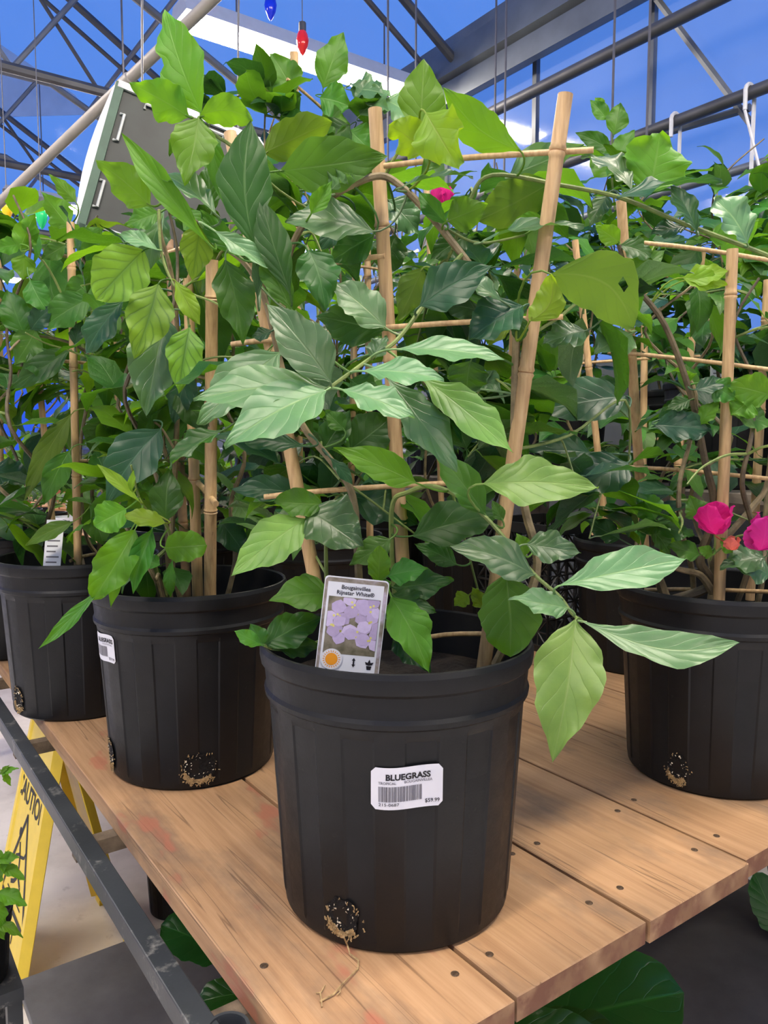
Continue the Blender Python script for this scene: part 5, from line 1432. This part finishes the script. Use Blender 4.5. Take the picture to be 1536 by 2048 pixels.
# white hooks and cords on the wall rail
for (px, py, ln, lab) in ((1352, 238, .20, 'short white plastic hook over the dark wall rail'), (1500, 190, .45, 'long white cord looped over the dark wall rail by the post')):
    p = at_w(px, py, 2.53); p.z = 2.40
    t = thing('hanging_hook', lab, 'hook', p); m = MB(); pts = []
    for k in range(9):
        q = pi * 1.1 - pi * 1.2 * k / 8; pts.append(p + W * (.028 * cos(q)) + UPV * (.028 * sin(q)))
    m.tube([p - W * .027 - UPV * .06] + pts + [p + W * .024 - UPV * ln], .007, 6); m.build('hook', M_cord, t)
    if ln > .3:
        m = MB(); m.tube([p - W * .027 - UPV * .06, p - W * .02 - U * .10 - UPV * .42], .005, 5); m.build('cord', M_cord, t)
# drop wires from the roof
for (px, py, D, nm) in ((832, 90, 3.3, 0), (992, 60, 3.6, 0), (1012, 60, 3.7, 0), (1298, 100, 3.0, 0), (1228, 90, 3.3, 0), (245, 80, 3.4, 0), (776, 60, 3.1, 0)):
    p = at(px, py, D)
    if p.dot(W) > 2.3: p = at_w(px, py, 2.3)
    w_ = p.dot(W)
    m = MB(); m.tube([Vector((p.x, p.y, 2.2)), Vector((p.x, p.y, roof_z(w_)))], .0045, 5)
    tag(obj_at_base(m, 'drop_wire', M_wire, (p.x, p.y, 2.2)), 'thin dark wire hanging straight down from the roof', 'wire', 'drop wires under the roof')

# ------------------------------------------------------------------ far benches with small plants
def far_bench(label, u, w, lu, lw, seed, z=.78):
    t = thing('far_bench', label, 'bench', UW(u, w, 0))
    n = 5
    for i in range(n):
        m = MB(); m.box(UW(u, w - lw / 2 + lw * (i + .5) / n, z - .015), U, W, UPV, lu / 2, lw / n / 2 - .006, .015); m.build('slat', M_wood_far, t, smooth=False)
    for a in (-1, 1):
        m = MB(); m.box(UW(u + a * (lu / 2 - .06), w, z - .06), U, W, UPV, .04, lw / 2, .03); m.build('bearer', M_wood_far, t, smooth=False)
        for b in (-1, 1): m = MB(); m.box(UW(u + a * (lu / 2 - .06), w + b * (lw / 2 - .05), (z - .09) / 2), U, W, UPV, .04, .04, (z - .09) / 2); m.build('leg', M_wood_far, t, smooth=False)
    rg = random.Random(seed); k = 0
    mats_ = ((M_terracotta, 'terracotta'), (M_whitepot, 'white'), (M_red, 'red'), (M_pot, 'black'))
    nu = int(lu / .30)
    for i in range(nu):
        for j in range(2):
            mt, nm = mats_[rg.randrange(4)]; c = UW(u - lu / 2 + .15 + .3 * i, w + (j - .5) * lw * .5, z)
            tp = thing('small_potted_plant', 'small green plant in %s pot on the %s' % (nm, label), 'potted plant', c, 'small plants on the far benches')
            m = MB(); m.lathe([(.0, .0), (.05, .0), (.065, .10), (.07, .10), (.07, .12), (.062, .12), (.06, .105), (.0, .105)], 14, c); m.build('pot', mt, tp)
            pl = Plant(tp); st = pl.stem([c + UPV * .1, c + Vector((.01, 0, .2)), c + Vector((-.02, .01, .33))], .004, .002, M_green_stem, 5)
            for q in range(26):
                p = rg.choice(st[3:]); a = rg.uniform(0, 6.28)
                put_leaf(pl, p, Vector((cos(a), sin(a), rg.uniform(-.3, .8))), Vector((rg.uniform(-.3, .3), rg.uniform(-.3, .3), 1)), rg.uniform(.07, .13), rg.choice('bmmdo'), rg.randrange(12))
far_bench('orange bench beyond the main bench', 4.6, 1.1, 1.8, .8, 3)
far_bench('orange bench near the end wall', 7.2, 1.3, 2.0, .9, 4)
far_bench('narrow orange bench by the glass side wall', 5.0, 2.2, 1.6, .5, 6)
